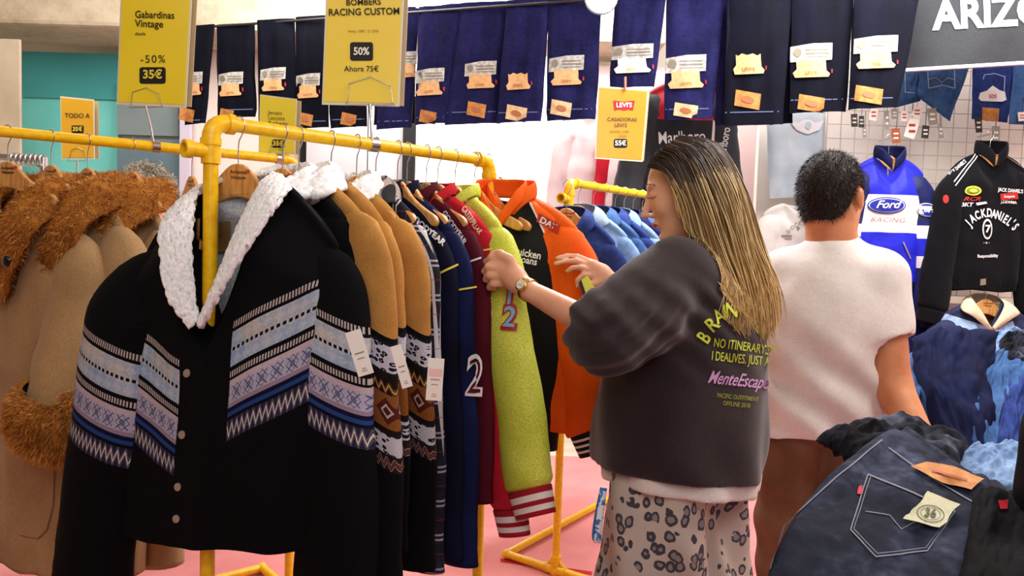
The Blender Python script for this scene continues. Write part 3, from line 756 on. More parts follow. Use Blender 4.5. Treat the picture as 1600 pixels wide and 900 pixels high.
def sleeve(P, side, name, mat, parent, cuff=None):
    sw = P['sw']; slope = P.get('slope', .42); nw = P.get('nw', .075); SL = P.get('SL', .6)
    r0, r1 = P.get('r0', .095), P.get('r1', .062); fl = P.get('flat', .5)
    a = P.get('ang', 8) if not isinstance(P.get('ang', 8), tuple) else P['ang'][0 if side < 0 else 1]
    zt = -slope*(sw-nw)-.03; seed = P.get('seed', 0)+side*3.3
    fwd = P.get('fwd', 0)
    if isinstance(fwd, tuple): fwd = fwd[0 if side < 0 else 1]
    c = [(sw-.10, 0, zt-.052), (sw-.055, 0, zt-.075), (sw-.012, -.003, zt-.13)]
    yo = P.get('yoff', (0, 0))[0 if side < 0 else 1]
    if isinstance(r0, tuple): r0, r1 = r0[0 if side < 0 else 1], r1[0 if side < 0 else 1]
    d = Vector((math.sin(R(a)), -fwd, -math.cos(R(a)))).normalized()
    p = Vector((sw+.0, -.004, zt-.2))
    c += [tuple(p), tuple(p+d*SL*.25+Vector((.0, 0, 0))), tuple(p+d*SL*.5+Vector((.004, .004, 0))), tuple(p+d*SL*.72+Vector((-.004, -fwd*.05, 0))), tuple(p+d*(SL-.12))]
    c = np.array(c); c[:, 0] *= side; c[2:, 1] += yo; c[1, 1] += yo*.5
    N = 44; path = cr(c, N); rows = []; uv = []; n = 28
    for i in range(N):
        t = i/(N-1); q = path[i]; tg = path[min(i+1, N-1)]-path[max(i-1, 0)]; tg /= np.linalg.norm(tg)
        A = np.cross(tg, (0, 1, 0)); A /= np.linalg.norm(A)
        r = lerp(r0, r1, t)
        if i < 8: r = r0*(.72+.28*sstep(0, 8, i))
        r *= 1+P.get('puff', .0)*math.sin(math.pi*t)
        if cuff: r *= 1-.18*sstep(.94, 1, t)
        ry = r*lerp(P.get('flt', fl), fl*1.15, min(1, t*1.6))
        row = []
        for k in range(n):
            th = 2*math.pi*k/n
            w = 1+P.get('wr', .06)*(nz(q[2]*14+math.cos(th)*1.2, math.sin(th)*1.2+seed, seed)+.5*nz(q[2]*34, math.cos(th)*2+seed, math.sin(th)*2))*min(1, t*5)
            v = q+A*math.cos(th)*r*w+np.array((0, 1, 0))*math.sin(th)*ry*w
            row.append(v); uv.append(((abs(q[0])+.0)+math.cos(th)*r*.6 if False else math.cos(th)*r+sw, v[2]))
        rows.append(row)
    g = G().grid(rows, True, flip=(side > 0))
    uvv = list(uv)
    me = bpy.data.meshes.new(name); me.from_pydata([tuple(map(float, p)) for p in g.v], [], g.f)
    l = me.uv_layers.new(name='UVMap'); idx = np.empty(len(me.loops), dtype=np.int32); me.loops.foreach_get('vertex_index', idx)
    l.data.foreach_set('uv', np.asarray(uvv, np.float32)[idx].ravel())
    me.validate(); me.update()
    o = link(name, me, mat, parent)
    s = o.modifiers.new('s', 'SOLIDIFY'); s.thickness = .004; s.offset = -1
    end = path[-1]; tg = path[-1]-path[-3]; tg /= np.linalg.norm(tg)
    if cuff:
        rows = []
        for i in range(9):
            t = i/8; q = end+tg*(-.004+.07*t); A = np.cross(tg, (0, 1, 0)); A /= np.linalg.norm(A)
            rr = r1*.86*(1-.1*t)
            rows.append([q+A*math.cos(2*math.pi*k/40)*(rr+.0012*(k % 2))+np.array((0, 1, 0))*math.sin(2*math.pi*k/40)*(rr*fl*1.3+.0012*(k % 2)) for k in range(40)])
        g = G().grid(rows, True, flip=(side > 0)); c_ = mesh('cuff', g.v, g.f, cuff, parent, uv=[(t_, i/8) for i in range(9) for t_ in range(40)])
        s = c_.modifiers.new('s', 'SOLIDIFY'); s.thickness = .005; s.offset = -1
    return o
def strip(name, inner, outer, mat, parent, n=60, m=12, bulge=.012, rough=.0, rs=60, th=.008, thick=True, edge=.0, back=0):
    """collar / lapel surface between two control curves; bulges outwards (-Y side of the fold)"""
    a, b = cr(inner, n), cr(outer, n); rows = []
    for i in range(n):
        r = []
        for j in range(m):
            t = j/(m-1); p = a[i]*(1-t)+b[i]*t
            tg = a[min(i+1, n-1)]-a[max(i-1, 0)]; ac = b[i]-a[i]; nn = np.cross(tg, ac); L_ = np.linalg.norm(nn)
            nn = nn/L_ if L_ > 1e-9 else np.array((0, -1., 0))
            q = p+nn*(-bulge*math.sin(math.pi*min(1, t*1.0)))
            if rough: q = q-nn*rough*(nz(p[0]*rs, p[1]*rs, p[2]*rs, 1)+.6*nz(p[0]*rs*2.3, p[1]*rs*2.3, p[2]*rs*2.3, 1))
            r.append(q)
        rows.append(r)
    o = mesh(name, [p for r in rows for p in r], G().grid(rows).f, mat, parent)
    if thick:
        s = o.modifiers.new('s', 'SOLIDIFY'); s.thickness = th; s.offset = 0
    return o
def fur(name, surf_pts, mat, parent, length=.02, n=9000, wid=.0011, core=None):
    """surf_pts: list of (point, normal) sampled on the collar"""
    v = []; f = []; tint = []
    for i in range(n):
        p, nn = surf_pts[rng.integers(len(surf_pts))]
        d = (np.array(nn)+rng.normal(0, .45, 3)+np.array((0, 0, -.35))); d /= np.linalg.norm(d)
        s = np.cross(d, rng.normal(0, 1, 3)); s /= np.linalg.norm(s)
        L_ = length*rng.uniform(.6, 1.25); p = np.array(p)+rng.normal(0, .0015, 3)
        q = p+d*L_*.55; e = p+d*L_+np.array((0, 0, -L_*.25)); b = len(v)
        v += [p-s*wid, p+s*wid, q+s*wid*.7, q-s*wid*.7, e]; f += [(b, b+1, b+2, b+3), (b+3, b+2, b+4)]
        tint += [rng.uniform(0, 1)]*5
    o = mesh(name, v, f, mat, parent, smooth=True)
    a = o.data.attributes.new('tint', 'FLOAT', 'POINT')
    if len(a.data) == len(tint): a.data.foreach_set('value', tint)
    return o
def sample_mesh(o, m=6000):
    bm = bmesh.new(); bm.from_mesh(o.data); bm.normal_update(); fs = list(bm.faces); ar = np.array([x.calc_area() for x in fs]); ar /= ar.sum()
    out = []
    for i in rng.choice(len(fs), m, p=ar):
        q = fs[i]; w = rng.dirichlet(np.ones(len(q.verts))); p = sum((np.array(v.co)*k for v, k in zip(q.verts, w)), np.zeros(3)); out.append((p, np.array(q.normal)))
    bm.free(); return out
def furmat(name, cs, coord='Object', vs=9):
    m = M(name, .85, spec=.15)
    n = m.noise(vs, 4); t = m.attr('tint')
    m.col(m.mix(1, m.ramp(n*.75+t*.25, cs), m.ramp(t, [(0, (.6, .6, .6)), (1, (1.25, 1.25, 1.25))]), 'MULTIPLY')); m.sheen(.4, '#ffd9a0'); return m.m
# ---------------------------------------------------------------- cloth kinds
BLK = cloth('black_felt', '#07070b', '#0c0c12', 6, .95, 500, .5, .04)
NAVY = cloth('navy_cotton', '#080a1c', '#0d1230', 6, .85, 700)
NAVY2 = cloth('midnight_blue_cotton', '#0c1438', '#141f52', 6, .85, 700)
ROYAL = cloth('royal_blue_cloth', '#1a1fb0', '#2430d8', 8, .6, 700)
DKBLUE = cloth('dark_blue_cloth', '#0b1238', '#121c50', 8, .6, 700)
MAROON = cloth('maroon_cotton', '#4a0c1c', '#5e1226', 6, .8, 700)
RED = cloth('red_cotton', '#b81a2c', '#d22638', 6, .75, 700)
LIME = cloth('lime_leather', '#c9d448', '#dde662', 9, .5, 260, .25)
ORANGE = cloth('orange_twill', '#ee5a12', '#ff6f1e', 6, .7, 600)
TAN = cloth('tan_suede', '#a8763c', '#c8954f', 7, .9, 400, .4, .2)
CAMEL = cloth('camel_wool', '#a5845c', '#bd9a6c', 4, .95, 330, .5, .15)
LINING = cloth('pale_fleece_lining', '#b9c6d2', '#d3dde6', 20, .95, 200, .6)
_m = M('sherpa', .95, spec=.1); _n = _m.noise(150, 4); _m.col(_m.ramp(_n, [(.3, '#dfe4ee'), (.6, '#ffffff')])); _m.bump(_n, .6, .002); SHERPA = _m.m
WHT = cloth('white_cloth', '#d9d4cf', '#efece8', 6, .85, 600)
def stripe_cuff(name, base, bands, c='#e6e1dc'):
    m = M(name, .85); u, v, _ = m.uv(); f = None
    for a, b in bands:
        x = v.between(a, b); f = x if f is None else f+x
    m.col(m.mix(f, base, c)); m.bump((u*.5).fr().gt(.5), .3, .001); return m.m
REDCUFF = stripe_cuff('red_striped_rib', '#a01428', [(.22, .45), (.62, .82)])
BLKCUFF = stripe_cuff('black_striped_rib', '#101014', [(.2, .3), (.45, .55), (.7, .8)])
def fairisle(name, bands, base, z0, k, yoke='#08080c', plainx=None, lshift=0):
    """knitted bands: list of (offset, kind, colours); z = V + k*|U| measured down from z0"""
    m = M(name, .9, spec=.12); U, V, _ = m.uv()
    d = (V*-1.0)-z0+(U.ab()*k)            # distance below the start of the pattern
    if lshift: d = d-U.lt(0.0)*lshift
    kn = m.noise(420, 2)
    yk = m.ramp(m.noise(7, 4), [(.35, yoke if isinstance(yoke, str) else yoke[0]), (.7, yoke if isinstance(yoke, str) else yoke[1])])
    col = m.mix(d.gt(0.0), yk, base)
    for a, b, kind, c in bands:
        inside = d.between(a, b); t = (d-a)*(1.0/(b-a)); w = b-a
        if kind == 'solid': x = m.mix(0.0, c[0], c[0])
        elif kind == 'teeth': x = m.mix((U*(1/.006)).fr().lt(.55)*t.gt(.15), c[0], c[1])
        elif kind == 'marl':
            q = (((U+d)*140.0).sin()*((U-d)*140.0).sin()).gt(.0); n = m.noise(16, 3)
            x = m.mix(q*.35, m.ramp(n, [(.35, c[0]), (.65, c[1])]), c[2])
        elif kind == 'dash': x = m.mix((U*(1/.011)).fr().lt(.6), c[0], c[1])
        elif kind == 'zig': 
            z = ((U*(1/.013)).fr()-.5).ab()*2.0; x = m.mix((t-z*.6-.2).ab().lt(.1), c[0], c[1])
            x = m.mix(((t-z*.6-.2).ab().between(.2, .28)), x, c[2])
        elif kind == 'snow':
            a1 = ((U*(1/.03)).fr()-.5); b1 = t-.5
            s1 = (a1.ab()+b1.ab()*.9).between(.12, .2); s2 = (a1.ab()-b1.ab()*.9).ab().lt(.05)*b1.ab().lt(.4); s3 = (a1.ab()+b1.ab()*.9).between(.38, .44)
            x = m.mix(s1.mx(s2).mx(s3), c[0], c[1])
        elif kind == 'leaf':
            v = m.voro(1, 'F1', m.vec(U*85.0, d*90.0, 0)); x = m.mix(v.lt(.42)*v.gt(.12), c[0], c[1])
            x = m.mix((t.lt(.1)).mx(t.gt(.9)), x, c[1])
        elif kind == 'gem':
            a1 = ((U*(1/.05)).fr()-.5).ab()+(t-.5).ab(); x = m.mix(a1.between(.14, .22), m.mix(a1.gt(.4), c[0], c[2]), c[1])
        col = m.mix(inside, col, x)
    if plainx: col = m.mix(U.between(*plainx), col, base)
    m.col(m.mix(1, col, m.ramp(kn, [(.3, (.75, .75, .75)), (.7, (1.15, 1.15, 1.15))]), 'MULTIPLY')); m.bump(kn, .4, .0012); return m.m
def blues(name, z0, k, px=None, ls=0): return fairisle(name, [
    (0, .018, 'teeth', ('#08080c', '#b3a9a6')), (.018, .026, 'solid', ('#08080c',)),
    (.026, .062, 'marl', ('#8fa5bd', '#b9b3ae', '#c8ccd2')), (.062, .070, 'dash', ('#b7b6bb', '#0b0b10')), (.070, .104, 'marl', ('#86a0c0', '#a9b4c2', '#c2ccd8')),
    (.104, .112, 'solid', ('#08080c',)), (.112, .128, 'teeth', ('#0a0a10', '#b8aeae')), (.128, .134, 'solid', ('#0a0a10',)),
    (.134, .146, 'solid', ('#b9aab4',)), (.146, .186, 'snow', ('#a9a6bc', '#4d5578')), (.186, .196, 'solid', ('#8f7f93',)), (.196, .206, 'solid', ('#0c1230',)), (.206, .216, 'solid', ('#23407e',)), (.216, .224, 'solid', ('#0b0c18',)),
    (.224, .27, 'zig', ('#26243a', '#c9c2b8', '#6a6580'))], '#07070b', z0, k, plainx=px, lshift=ls)
FI1 = blues('blue_fair_isle_body', .365, .5, (-.055, .085), .07); FI1L = blues('blue_fair_isle_left_sleeve', .235, -.45); FI1S = blues('blue_fair_isle_sleeve', .165, -.5)
BR = [(0, .012, 'solid', ('#0a0a0c',)), (.012, .085, 'leaf', ('#b9b9c4', '#16161c')), (.085, .10, 'solid', ('#14100e',)), (.10, .128, 'zig', ('#1a0f0c', '#b98a4e', '#6a4a2a')), (.128, .205, 'gem', ('#4a1d14', '#a9a0a0', '#7a4a22')),
      (.205, .215, 'solid', ('#1a0f0c',)), (.215, .27, 'leaf', ('#b4b4c0', '#16161c')), (.27, .30, 'zig', ('#2a1410', '#6a3320', '#8d8d98'))]
FI2 = fairisle('brown_fair_isle_body', BR, '#07070b', .40, .4, ('#a8763c', '#c8954f')); FI2S = fairisle('brown_fair_isle_sleeve', BR, '#07070b', .16, -.6, ('#a8763c', '#c8954f'))
def plaid(name):
    m = M(name, .9); U, V, _ = m.uv(); 
    a = (U*(1/.085)).fr(); b = (V*(1/.085)).fr()
    c = m.mix(a.between(.0, .5)*.6, '#171b2c', '#2b3046'); c = m.mix(b.between(0, .5)*.5, c, '#0b0c14')
    for lo, hi in ((.6, .66), (.74, .80)):
        c = m.mix(a.between(lo, hi)*.85, c, '#c9c8cf'); c = m.mix(b.between(lo, hi)*.7, c, '#b9b8c4')
    c = m.mix(a.between(.2, .23)*.7, c, '#7d2b2b'); c = m.mix(b.between(.2, .23)*.6, c, '#7d2b2b')
    m.col(c); m.bump(m.noise(300, 2), .3, .001); return m.m
def plaidlight(name):
    m = M(name, .9); U, V, _ = m.uv('Object'); o = m.uv('Object'); 
    a = ((o[0]+o[2])*(1/.05)).fr(); b = ((o[1]*1.3-o[2])*(1/.05)).fr()
    c = m.mix(a.between(.1, .5), '#a99f97', '#1d1c22'); c = m.mix(b.between(.2, .45)*.6, c, '#23222a')
    m.col(c); m.bump(m.noise(300, 2), .3, .001); return m.m
PLAID = plaid('navy_plaid'); PLAIDL = plaidlight('grey_plaid_hood')
BTN = plain('pewter_button', '#b8ada0', .3, .6)
# ---------------------------------------------------------------- collars
def std_collar(P, t, mat, w=.07, rough=0, name='collar', stand=.02, V=None, th=.008, rs=60, notch=0):
    nw = P.get('nw', .075); Vd = P.get('V', .1) if V is None else V
    inner = [(-.004, -.06, -Vd), (-nw*.55, -.058, -Vd*.5), (-nw*.95, -.035, -.012), (-nw*.9, .012, stand), (-nw*.45, .04, stand+.012), (0, .048, stand+.014),
             (nw*.45, .04, stand+.012), (nw*.9, .012, stand), (nw*.95, -.035, -.012), (nw*.55, -.058, -Vd*.5), (.004, -.06, -Vd)]
    outer = [(-.012, -.066, -Vd-.012), (-nw*.55-w*.75, -.07, -Vd*.62), (-nw-w*.95, -.05, -.05), (-nw-w*.55, .02, -w*.45), (-nw*.5-w*.2, .07, -w*.35), (0, .08, -w*.4),
             (nw*.5+w*.2, .07, -w*.35), (nw+w*.55, .02, -w*.45), (nw+w*.95, -.05, -.05), (nw*.55+w*.75, -.07, -Vd*.62), (.012, -.066, -Vd-.012)]
    return strip(name, inner, outer, mat, t, n=90, m=12, bulge=-.012, rough=rough, rs=rs, th=th)
def stand_collar(P, t, mat, h=.05, name='collar'):
    nw = P.get('nw', .075); Vd = P.get('V', .05)
    inner = [(-.004, -.058, -Vd), (-nw*.7, -.05, -Vd*.35), (-nw*1.03, -.01, .0), (-nw*.6, .038, 0), (0, .045, 0), (nw*.6, .038, 0), (nw*1.03, -.01, 0), (nw*.7, -.05, -Vd*.35), (.004, -.058, -Vd)]
    outer = [(-.008, -.062, -Vd+h), (-nw*.66, -.055, -Vd*.35+h), (-nw*.98, -.012, h), (-nw*.55, .034, h+.01), (0, .042, h+.01), (nw*.55, .034, h+.01), (nw*.98, -.012, h), (nw*.66, -.055, -Vd*.35+h), (.008, -.062, -Vd+h)]
    return strip(name, inner, outer, mat, t, n=70, m=8, bulge=.003, th=.006)
def garment(label, cat, group, loc, rz, P, name='jacket'):
    t = empty(name, label, cat, loc, rz, group)
    b = garment_body(P, 'body', P['body'], t, P.get('lining'))
    res = {'t': t, 'b': b}
    if P.get('SL', .6):
        for s in (-1, 1): res['s%d' % s] = sleeve(P, s, 'sleeve', P['sleeveL'] if s < 0 and 'sleeveL' in P else P.get('sleeve', P['body']), t, P.get('cuff'))
    c = P.get('collar')
    if c == 'sherpa': res['c'] = std_collar(P, t, SHERPA, P.get('cwid', .075), .012, 'sherpa_collar', th=.02)
    elif c == 'shirt': res['c'] = std_collar(P, t, P.get('cmat', P['body']), P.get('cwid', .05), 0, th=.004)
    elif c == 'stand': res['c'] = stand_collar(P, t, P.get('cmat', P['body']), P.get('ch', .045))
    return res
def buttons(res, zs, x=.0, mat=BTN, y=None, r=.008):
    P = res['b']; T = bvh_of(P); t = res['t']; bpy.context.view_layer.update(); mi = t.matrix_world
    for z in zs:
        o = mi @ Vector((x, -.5, z)); d = (mi.to_3x3() @ Vector((0, 1, 0))).normalized(); h = T.ray_cast(o, d)
        if h[0] is None: continue
        p = mi.inverted() @ h[0]
        G().tube([p+Vector((0, .002, 0)), p+Vector((0, -.003, 0)), p+Vector((0, -.0045, 0))], [r, r, r*.75], 18).build('button', mat, t)
def swing_tag(res, px0, py0, w, h, ang, Y, red=False):
    """paper price tag hanging flat beside the garment"""
    t = res['t']; ca, sa = math.cos(R(ang)), math.sin(R(ang))
    pts = [(px0+x*ca+y*sa, py0-x*sa+y*ca) for x, y in ((-w/2, 0), (w/2, 0), (w/2, h), (-w/2, h))]
    bpy.context.view_layer.update(); inv = t.matrix_world.inverted()
    P = [at(x, y, Y) for x, y in pts]; Q = [p+Vector((0, .0012, 0)) for p in P]
    g = G().add([inv @ p for p in P+Q], [(0, 1, 2, 3)[::-1], (4, 5, 6, 7), (0, 1, 5, 4), (1, 2, 6, 5), (2, 3, 7, 6), (3, 0, 4, 7)])
    o = g.build('paper_tag', WHITE, t, smooth=False); T = bvh_of(o)
    f = lambda x, y: (px0+x*ca+y*sa, py0-x*sa+y*ca)
    m = plain('rose_ink', '#d88a84', .6) if red else GREYP
    for y, hw_, th_ in ((.5, .3, .9), (.62, .22, .7), (.85, .12, .6), (.9, .18, .5)):
        poly('tag_print', [f(-w*hw_, h*y-th_), f(w*hw_, h*y-th_), f(w*hw_, h*y+th_), f(-w*hw_, h*y+th_)], T, m, o, .0006, 60)
    if red: poly('tag_print', [f(-w*.42, h*.25), f(w*.42, h*.25), f(w*.42, h*.42), f(-w*.42, h*.42)], T, plain('pale_rose', '#f0c9c4', .6), o, .0005, 60)
    return o
# ============================================================ near rack
rzN = rzperp(nu)
def nh(px, label, drz=0, group='wooden hangers on the near rack'):
    p = on_rail(px, NA, NB, NZ); return hang(p, rzN+drz, label, group), p
DROP = .092
GN = 'jackets packed on the near yellow rack'
# --- front jacket, black with blue knitted bands, draped round the front post
h1, p1 = nh(373, 'wooden hanger inside the sherpa collar of the front black jacket', R(24))
brand(h1, 357, 263, 5.5, -2)
PJ = dict(sw=.27, cw=.30, hw=.30, L=.84, th=.10, nw=.10, V=.315, slope=.80, body=FI1, sleeve=FI1S, sleeveL=FI1L, lining=LINING, fold=.016, res=(120, 110), ang=(5, 7), r0=(.09, .085), r1=(.105, .10), yoff=(-.05, 0), flat=.5, SL=.80, seed=2.2, puff=.06, wr=.05)
_pl = p1+Vector((.020, -.03, -DROP-.030))
j = garment('black jacket with blue-grey knitted bands and big white sherpa collar', 'jacket', None, _pl, rzN+R(24), PJ)
t = j['t']
lap_in = [(-.005, -.105, -.32), (-.03, -.10, -.23), (-.055, -.085, -.12), (-.078, -.045, -.03), (-.062, .02, .005), (0, .04, .012), (.062, .02, .005), (.085, -.045, -.03), (.07, -.085, -.12), (.04, -.10, -.23), (.01, -.105, -.32)]
lap_out = [(-.012, -.12, -.337), (-.062, -.135, -.27), (-.095, -.128, -.19), (-.125, -.10, -.10), (-.125, .0, -.035), (0, .08, -.05), (.13, .0, -.035), (.165, -.085, -.075), (.128, -.12, -.16), (.075, -.13, -.25), (.02, -.122, -.337)]
sc_ = strip('sherpa_collar', lap_in, lap_out, SHERPA, t, n=190, m=36, bulge=-.007, rough=.0042, rs=150, th=.012)
T = bvh_of(j['b'])
lb = poly('leather_label', [(313, 339), (368, 338), (370, 386), (314, 388)], T, cloth('label_tan', '#8f6c42', '#a98153', 8), t, .012)
text('Outerwear', 350, 364, 4, T, BROWNP, lb, 0, off=.0145)
buttons(j, [-.44, -.58, -.70, -.775], -.035, r=.0095)
_sh = Matrix(((1, 0, .075, 0), (0, 1, 0, 0), (.08, 0, 1, 0), (0, 0, 0, 1)))
for c in t.children: c.data.transform(_sh @ Matrix.Translation(c.location))
_m = M('raglan_black_orange', .8); _U, _V, _ = _m.uv(); _q = _U.ab()+_V*.55
_m.col(_m.mix(_q.between(.078, .084), _m.mix(_q.gt(.08), '#0a0a0e', '#ff6a1a'), '#e8e4e0')); RAGLAN = _m.m
# --- the others, from the camera inwards
def nj(px, label, P, dx=0, drz=0, hlabel=None, dz=0, hdr=0):
    h, p = nh(px, hlabel, drz+hdr)
    e = Vector((math.cos(rzN+drz), math.sin(rzN+drz), 0))
    g = garment(label, 'jacket', GN, p+Vector((0, 0, -DROP+dz))+e*dx, rzN+drz, P); g['h'] = h; return g
B = dict(sw=.225, cw=.25, hw=.25, L=.68, th=.032, nw=.075, V=.12, slope=.44, fold=.009, res=(44, 50), ang=5, r0=.095, r1=.068, flat=.36, SL=.68, wr=.04)
def Pp(**k): d = dict(B); d.update(k); return d
j2 = nj(442, 'black jacket squeezed directly behind the front sherpa jacket', Pp(body=FI1, sleeve=FI1S, seed=4, L=.82, sw=.22, lining=LINING, collar='sherpa'), 0, R(10), 'wooden hanger with brand print just right of the front corner joint', dz=-.02)
brand(j2['h'], 428, 261, 6.5, -4)
j3 = nj(468, 'tan suede jacket with brown knitted bands, white sherpa collar, nearest of the tan ones', Pp(body=FI2, sleeve=FI2S, sw=.24, L=.84, seed=6, lining=SHERPA, collar='sherpa', SL=.76, r0=.11, r1=.09), .02, R(4), 'wooden hanger tucked half behind the branded hanger next to corner joint', dz=-.015)
brand(j3['h'], 466, 268, 4.5, -20)
j4 = nj(518, 'tan suede jacket seen as a thin edge between the two other tan ones', Pp(body=FI2, sleeve=FI2S, sw=.225, L=.80, seed=8, lining=SHERPA, SL=.7), .0, 0, 'wooden hanger with brand print under the Bombers sign', dz=-.02)
brand(j4['h'], 503, 276, 6, -3)
j5 = nj(558, 'tan suede jacket with brown knitted bands beside the plaid one', Pp(body=FI2, sleeve=FI2S, sw=.245, L=.84, seed=10, lining=SHERPA, collar='sherpa', cwid=.06, SL=.76, r0=.11, r1=.09), -0.04, 0, 'plain wooden hanger left of the Bombers sign clamp', dz=-.02)
j6 = nj(588, 'navy plaid hooded overshirt with grey plaid hood', Pp(body=PLAID, sleeve=PLAID, sw=.23, L=.82, seed=12, collar='shirt', cmat=PLAIDL, cwid=.085, SL=.80), -0.04, 0, 'wooden hanger carrying the plaid overshirt', dz=-.02)
j7 = nj(622, 'navy racing jacket with white lettering down the shoulder', Pp(body=NAVY, sleeve=NAVY, sw=.235, L=.70, seed=14, collar='stand', ch=.03, cmat=NAVY, SL=.78), -0.055, 0, 'broad wooden hanger in the middle of the near rack', dz=-.03)
j8 = nj(637, 'plain dark blue racing jacket with yellow stripes just behind the navy one', Pp(body=NAVY2, sleeve=NAVY2, sw=.235, L=.72, seed=16, collar='stand', ch=.03, cmat=NAVY, SL=.80), -0.035, 0, 'wooden hanger close behind the broad middle one', dz=-.03)
j9 = nj(667, 'maroon racing jacket with white lettering down the shoulder', Pp(body=MAROON, sleeve=MAROON, sw=.225, L=.68, seed=18, collar='stand', ch=.03, cmat=MAROON, SL=.66), -0.035, 0, 'reddish wooden hanger above the maroon jacket', dz=-.03)
j10 = nj(685, 'bright red racing jacket with cream shoulder lettering and striped cuffs', Pp(body=RED, sleeve=RED, sw=.225, L=.68, seed=20, collar='stand', ch=.03, cmat=RED, cuff=REDCUFF, SL=.68, ang=(5, 12)), -0.01, 0, 'reddish wooden hanger above the bright red jacket', dz=-.03)
j11 = nj(712, 'lime yellow leather racing jacket whose sleeve the woman pulls out', Pp(body=LIME, sleeve=LIME, sw=.225, L=.66, seed=22, collar='stand', ch=.03, cmat=LIME, cuff=REDCUFF, SL=.62, ang=(5, 18), r0=.10, r1=.085, flat=.5), .03, R(-10), 'wooden hanger carrying the lime yellow jacket', dz=-.03)
j12 = nj(742, 'black and orange racing jacket with small white lettering on its chest', Pp(body=RAGLAN, sleeve=ORANGE, sw=.22, L=.76, th=.05, seed=24, hw=.2, collar='stand', cmat=ORANGE, SL=.52, ang=(5, 10), V=.10, r0=.09, flat=.5), .085, R(34), 'large wooden hanger second from the far corner joint', dz=-.02, hdr=R(-22))
j13 = nj(763, 'orange racing jacket with a red sponsor patch on the shoulder', Pp(body=ORANGE, sleeve=ORANGE, sw=.21, L=.70, seed=26, collar='stand', cmat=ORANGE, cuff=BLKCUFF, SL=.53, ang=(5, 8), V=.08, flat=.5), .085, R(22), 'wooden hanger hooked at the far corner joint', dz=-.02, hdr=R(-18))

# lettering on the racing jackets
NL = 'jacket_lettering'
T = bvh_of([j7['s1'], j7['b']]); text('GOODYEAR', 668, 358, 8.5, T, WHITEP, j7['t'], -43, bold=.04, sx=1.05, off=.004, vang=62, name=NL)
T = bvh_of([j9['s1'], j9['b']]); text('GOODYEAR', 711, 356, 8, T, WHITEP, j9['t'], -57, bold=.04, sx=.95, off=.004, vang=50, name=NL)
T = bvh_of([j10['s1'], j10['b']]); text('CATERPILLAR', 738, 345, 7.5, T, plain('cream_thread', '#f0d9c0', .6), j10['t'], -56, bold=.03, sx=.75, off=.004, vang=45, name=NL)
def line(T, par, x0, y0, x1, y1, w, mat, name='piping'):
    L_ = math.hypot(x1-x0, y1-y0); nx_, ny_ = -(y1-y0)/L_*w, (x1-x0)/L_*w
    poly(name, [(x0+nx_, y0+ny_), (x1+nx_, y1+ny_), (x1-nx_, y1-ny_), (x0-nx_, y0-ny_)], T, mat, par, .003)
YT = plain('yellow_piping', '#e6d24a', .6)
T = bvh_of(j7['s1']); line(T, j7['t'], 684, 429, 716, 413, 1.6, YT)
T = bvh_of(j8['s1']); line(T, j8['t'], 716, 453, 745, 448, 1.4, YT)
for q in (630,): text('2', 742, 590, 60, T, WHITEP, j8['t'], -4, bold=.04, sx=.6, off=.003, name=NL); text('2', 742, 590, 56, T, MAROON, j8['t'], -4, bold=-.01, sx=.6, off=.006, name=NL)
T = bvh_of(j9['s1']); line(T, j9['t'], 729, 411, 752, 403, 1.4, WHITEP)
T = bvh_of([j10['s1'], j10['b']]); line(T, j10['t'], 746, 393, 772, 389, 1.4, YT)
text('31', 760, 446, 24, T, WHITEP, j10['t'], 0, bold=.05, sx=.62, off=.003, name=NL); text('31', 760, 446, 21, T, MAROON, j10['t'], 0, bold=.0, sx=.66, off=.006, name=NL)
text('MSC', 762, 469, 7, T, WHITEP, j10['t'], 0, bold=.03, sx=.8, off=.004, name=NL); text('RSO', 763, 490, 6.5, T, WHITEP, j10['t'], 0, bold=.03, sx=.9, off=.004, name=NL)
T = bvh_of([j11['s1'], j11['b']]); SB = plain('sky_blue_twill', '#7fb0d8', .6)
for ch, y in (('1', 462), ('2', 497)):
    text(ch, 797, y, 36, T, REDP, j11['t'], -6, bold=.07, sx=.85, off=.004, name=NL); text(ch, 797, y, 31, T, SB, j11['t'], -6, bold=.015, sx=.85, off=.007, name=NL)
T = bvh_of([j12['b']]); text('Quicken', 822, 396, 11.5, T, WHITEP, j12['t'], -11, bold=.02, sx=.85, off=.004, name=NL); text('Loans', 824, 407, 11, T, WHITEP, j12['t'], -11, bold=.02, sx=.85, off=.004, name=NL)
T = bvh_of([j13['b'], j13['s1'], j12['b'], j12['s1']]); poly('sponsor_patch', [(842, 333), (876, 352), (873, 367), (838, 347)], T, REDP, j13['t'], .005); text('DAY', 857, 350, 10, T, WHITEP, j13['t'], -28, bold=.03, sx=1.0, off=.008, name=NL)
bpy.context.view_layer.update()
swing_tag(j, 552, 517, 26, 70, -4, 1.47) if False else None
swing_tag(j3, 551, 517, 25, 72, 17, 1.52); swing_tag(j3, 618, 540, 17, 68, 16, 1.60); swing_tag(j5, 682, 560, 25, 66, -4, 1.62, True)
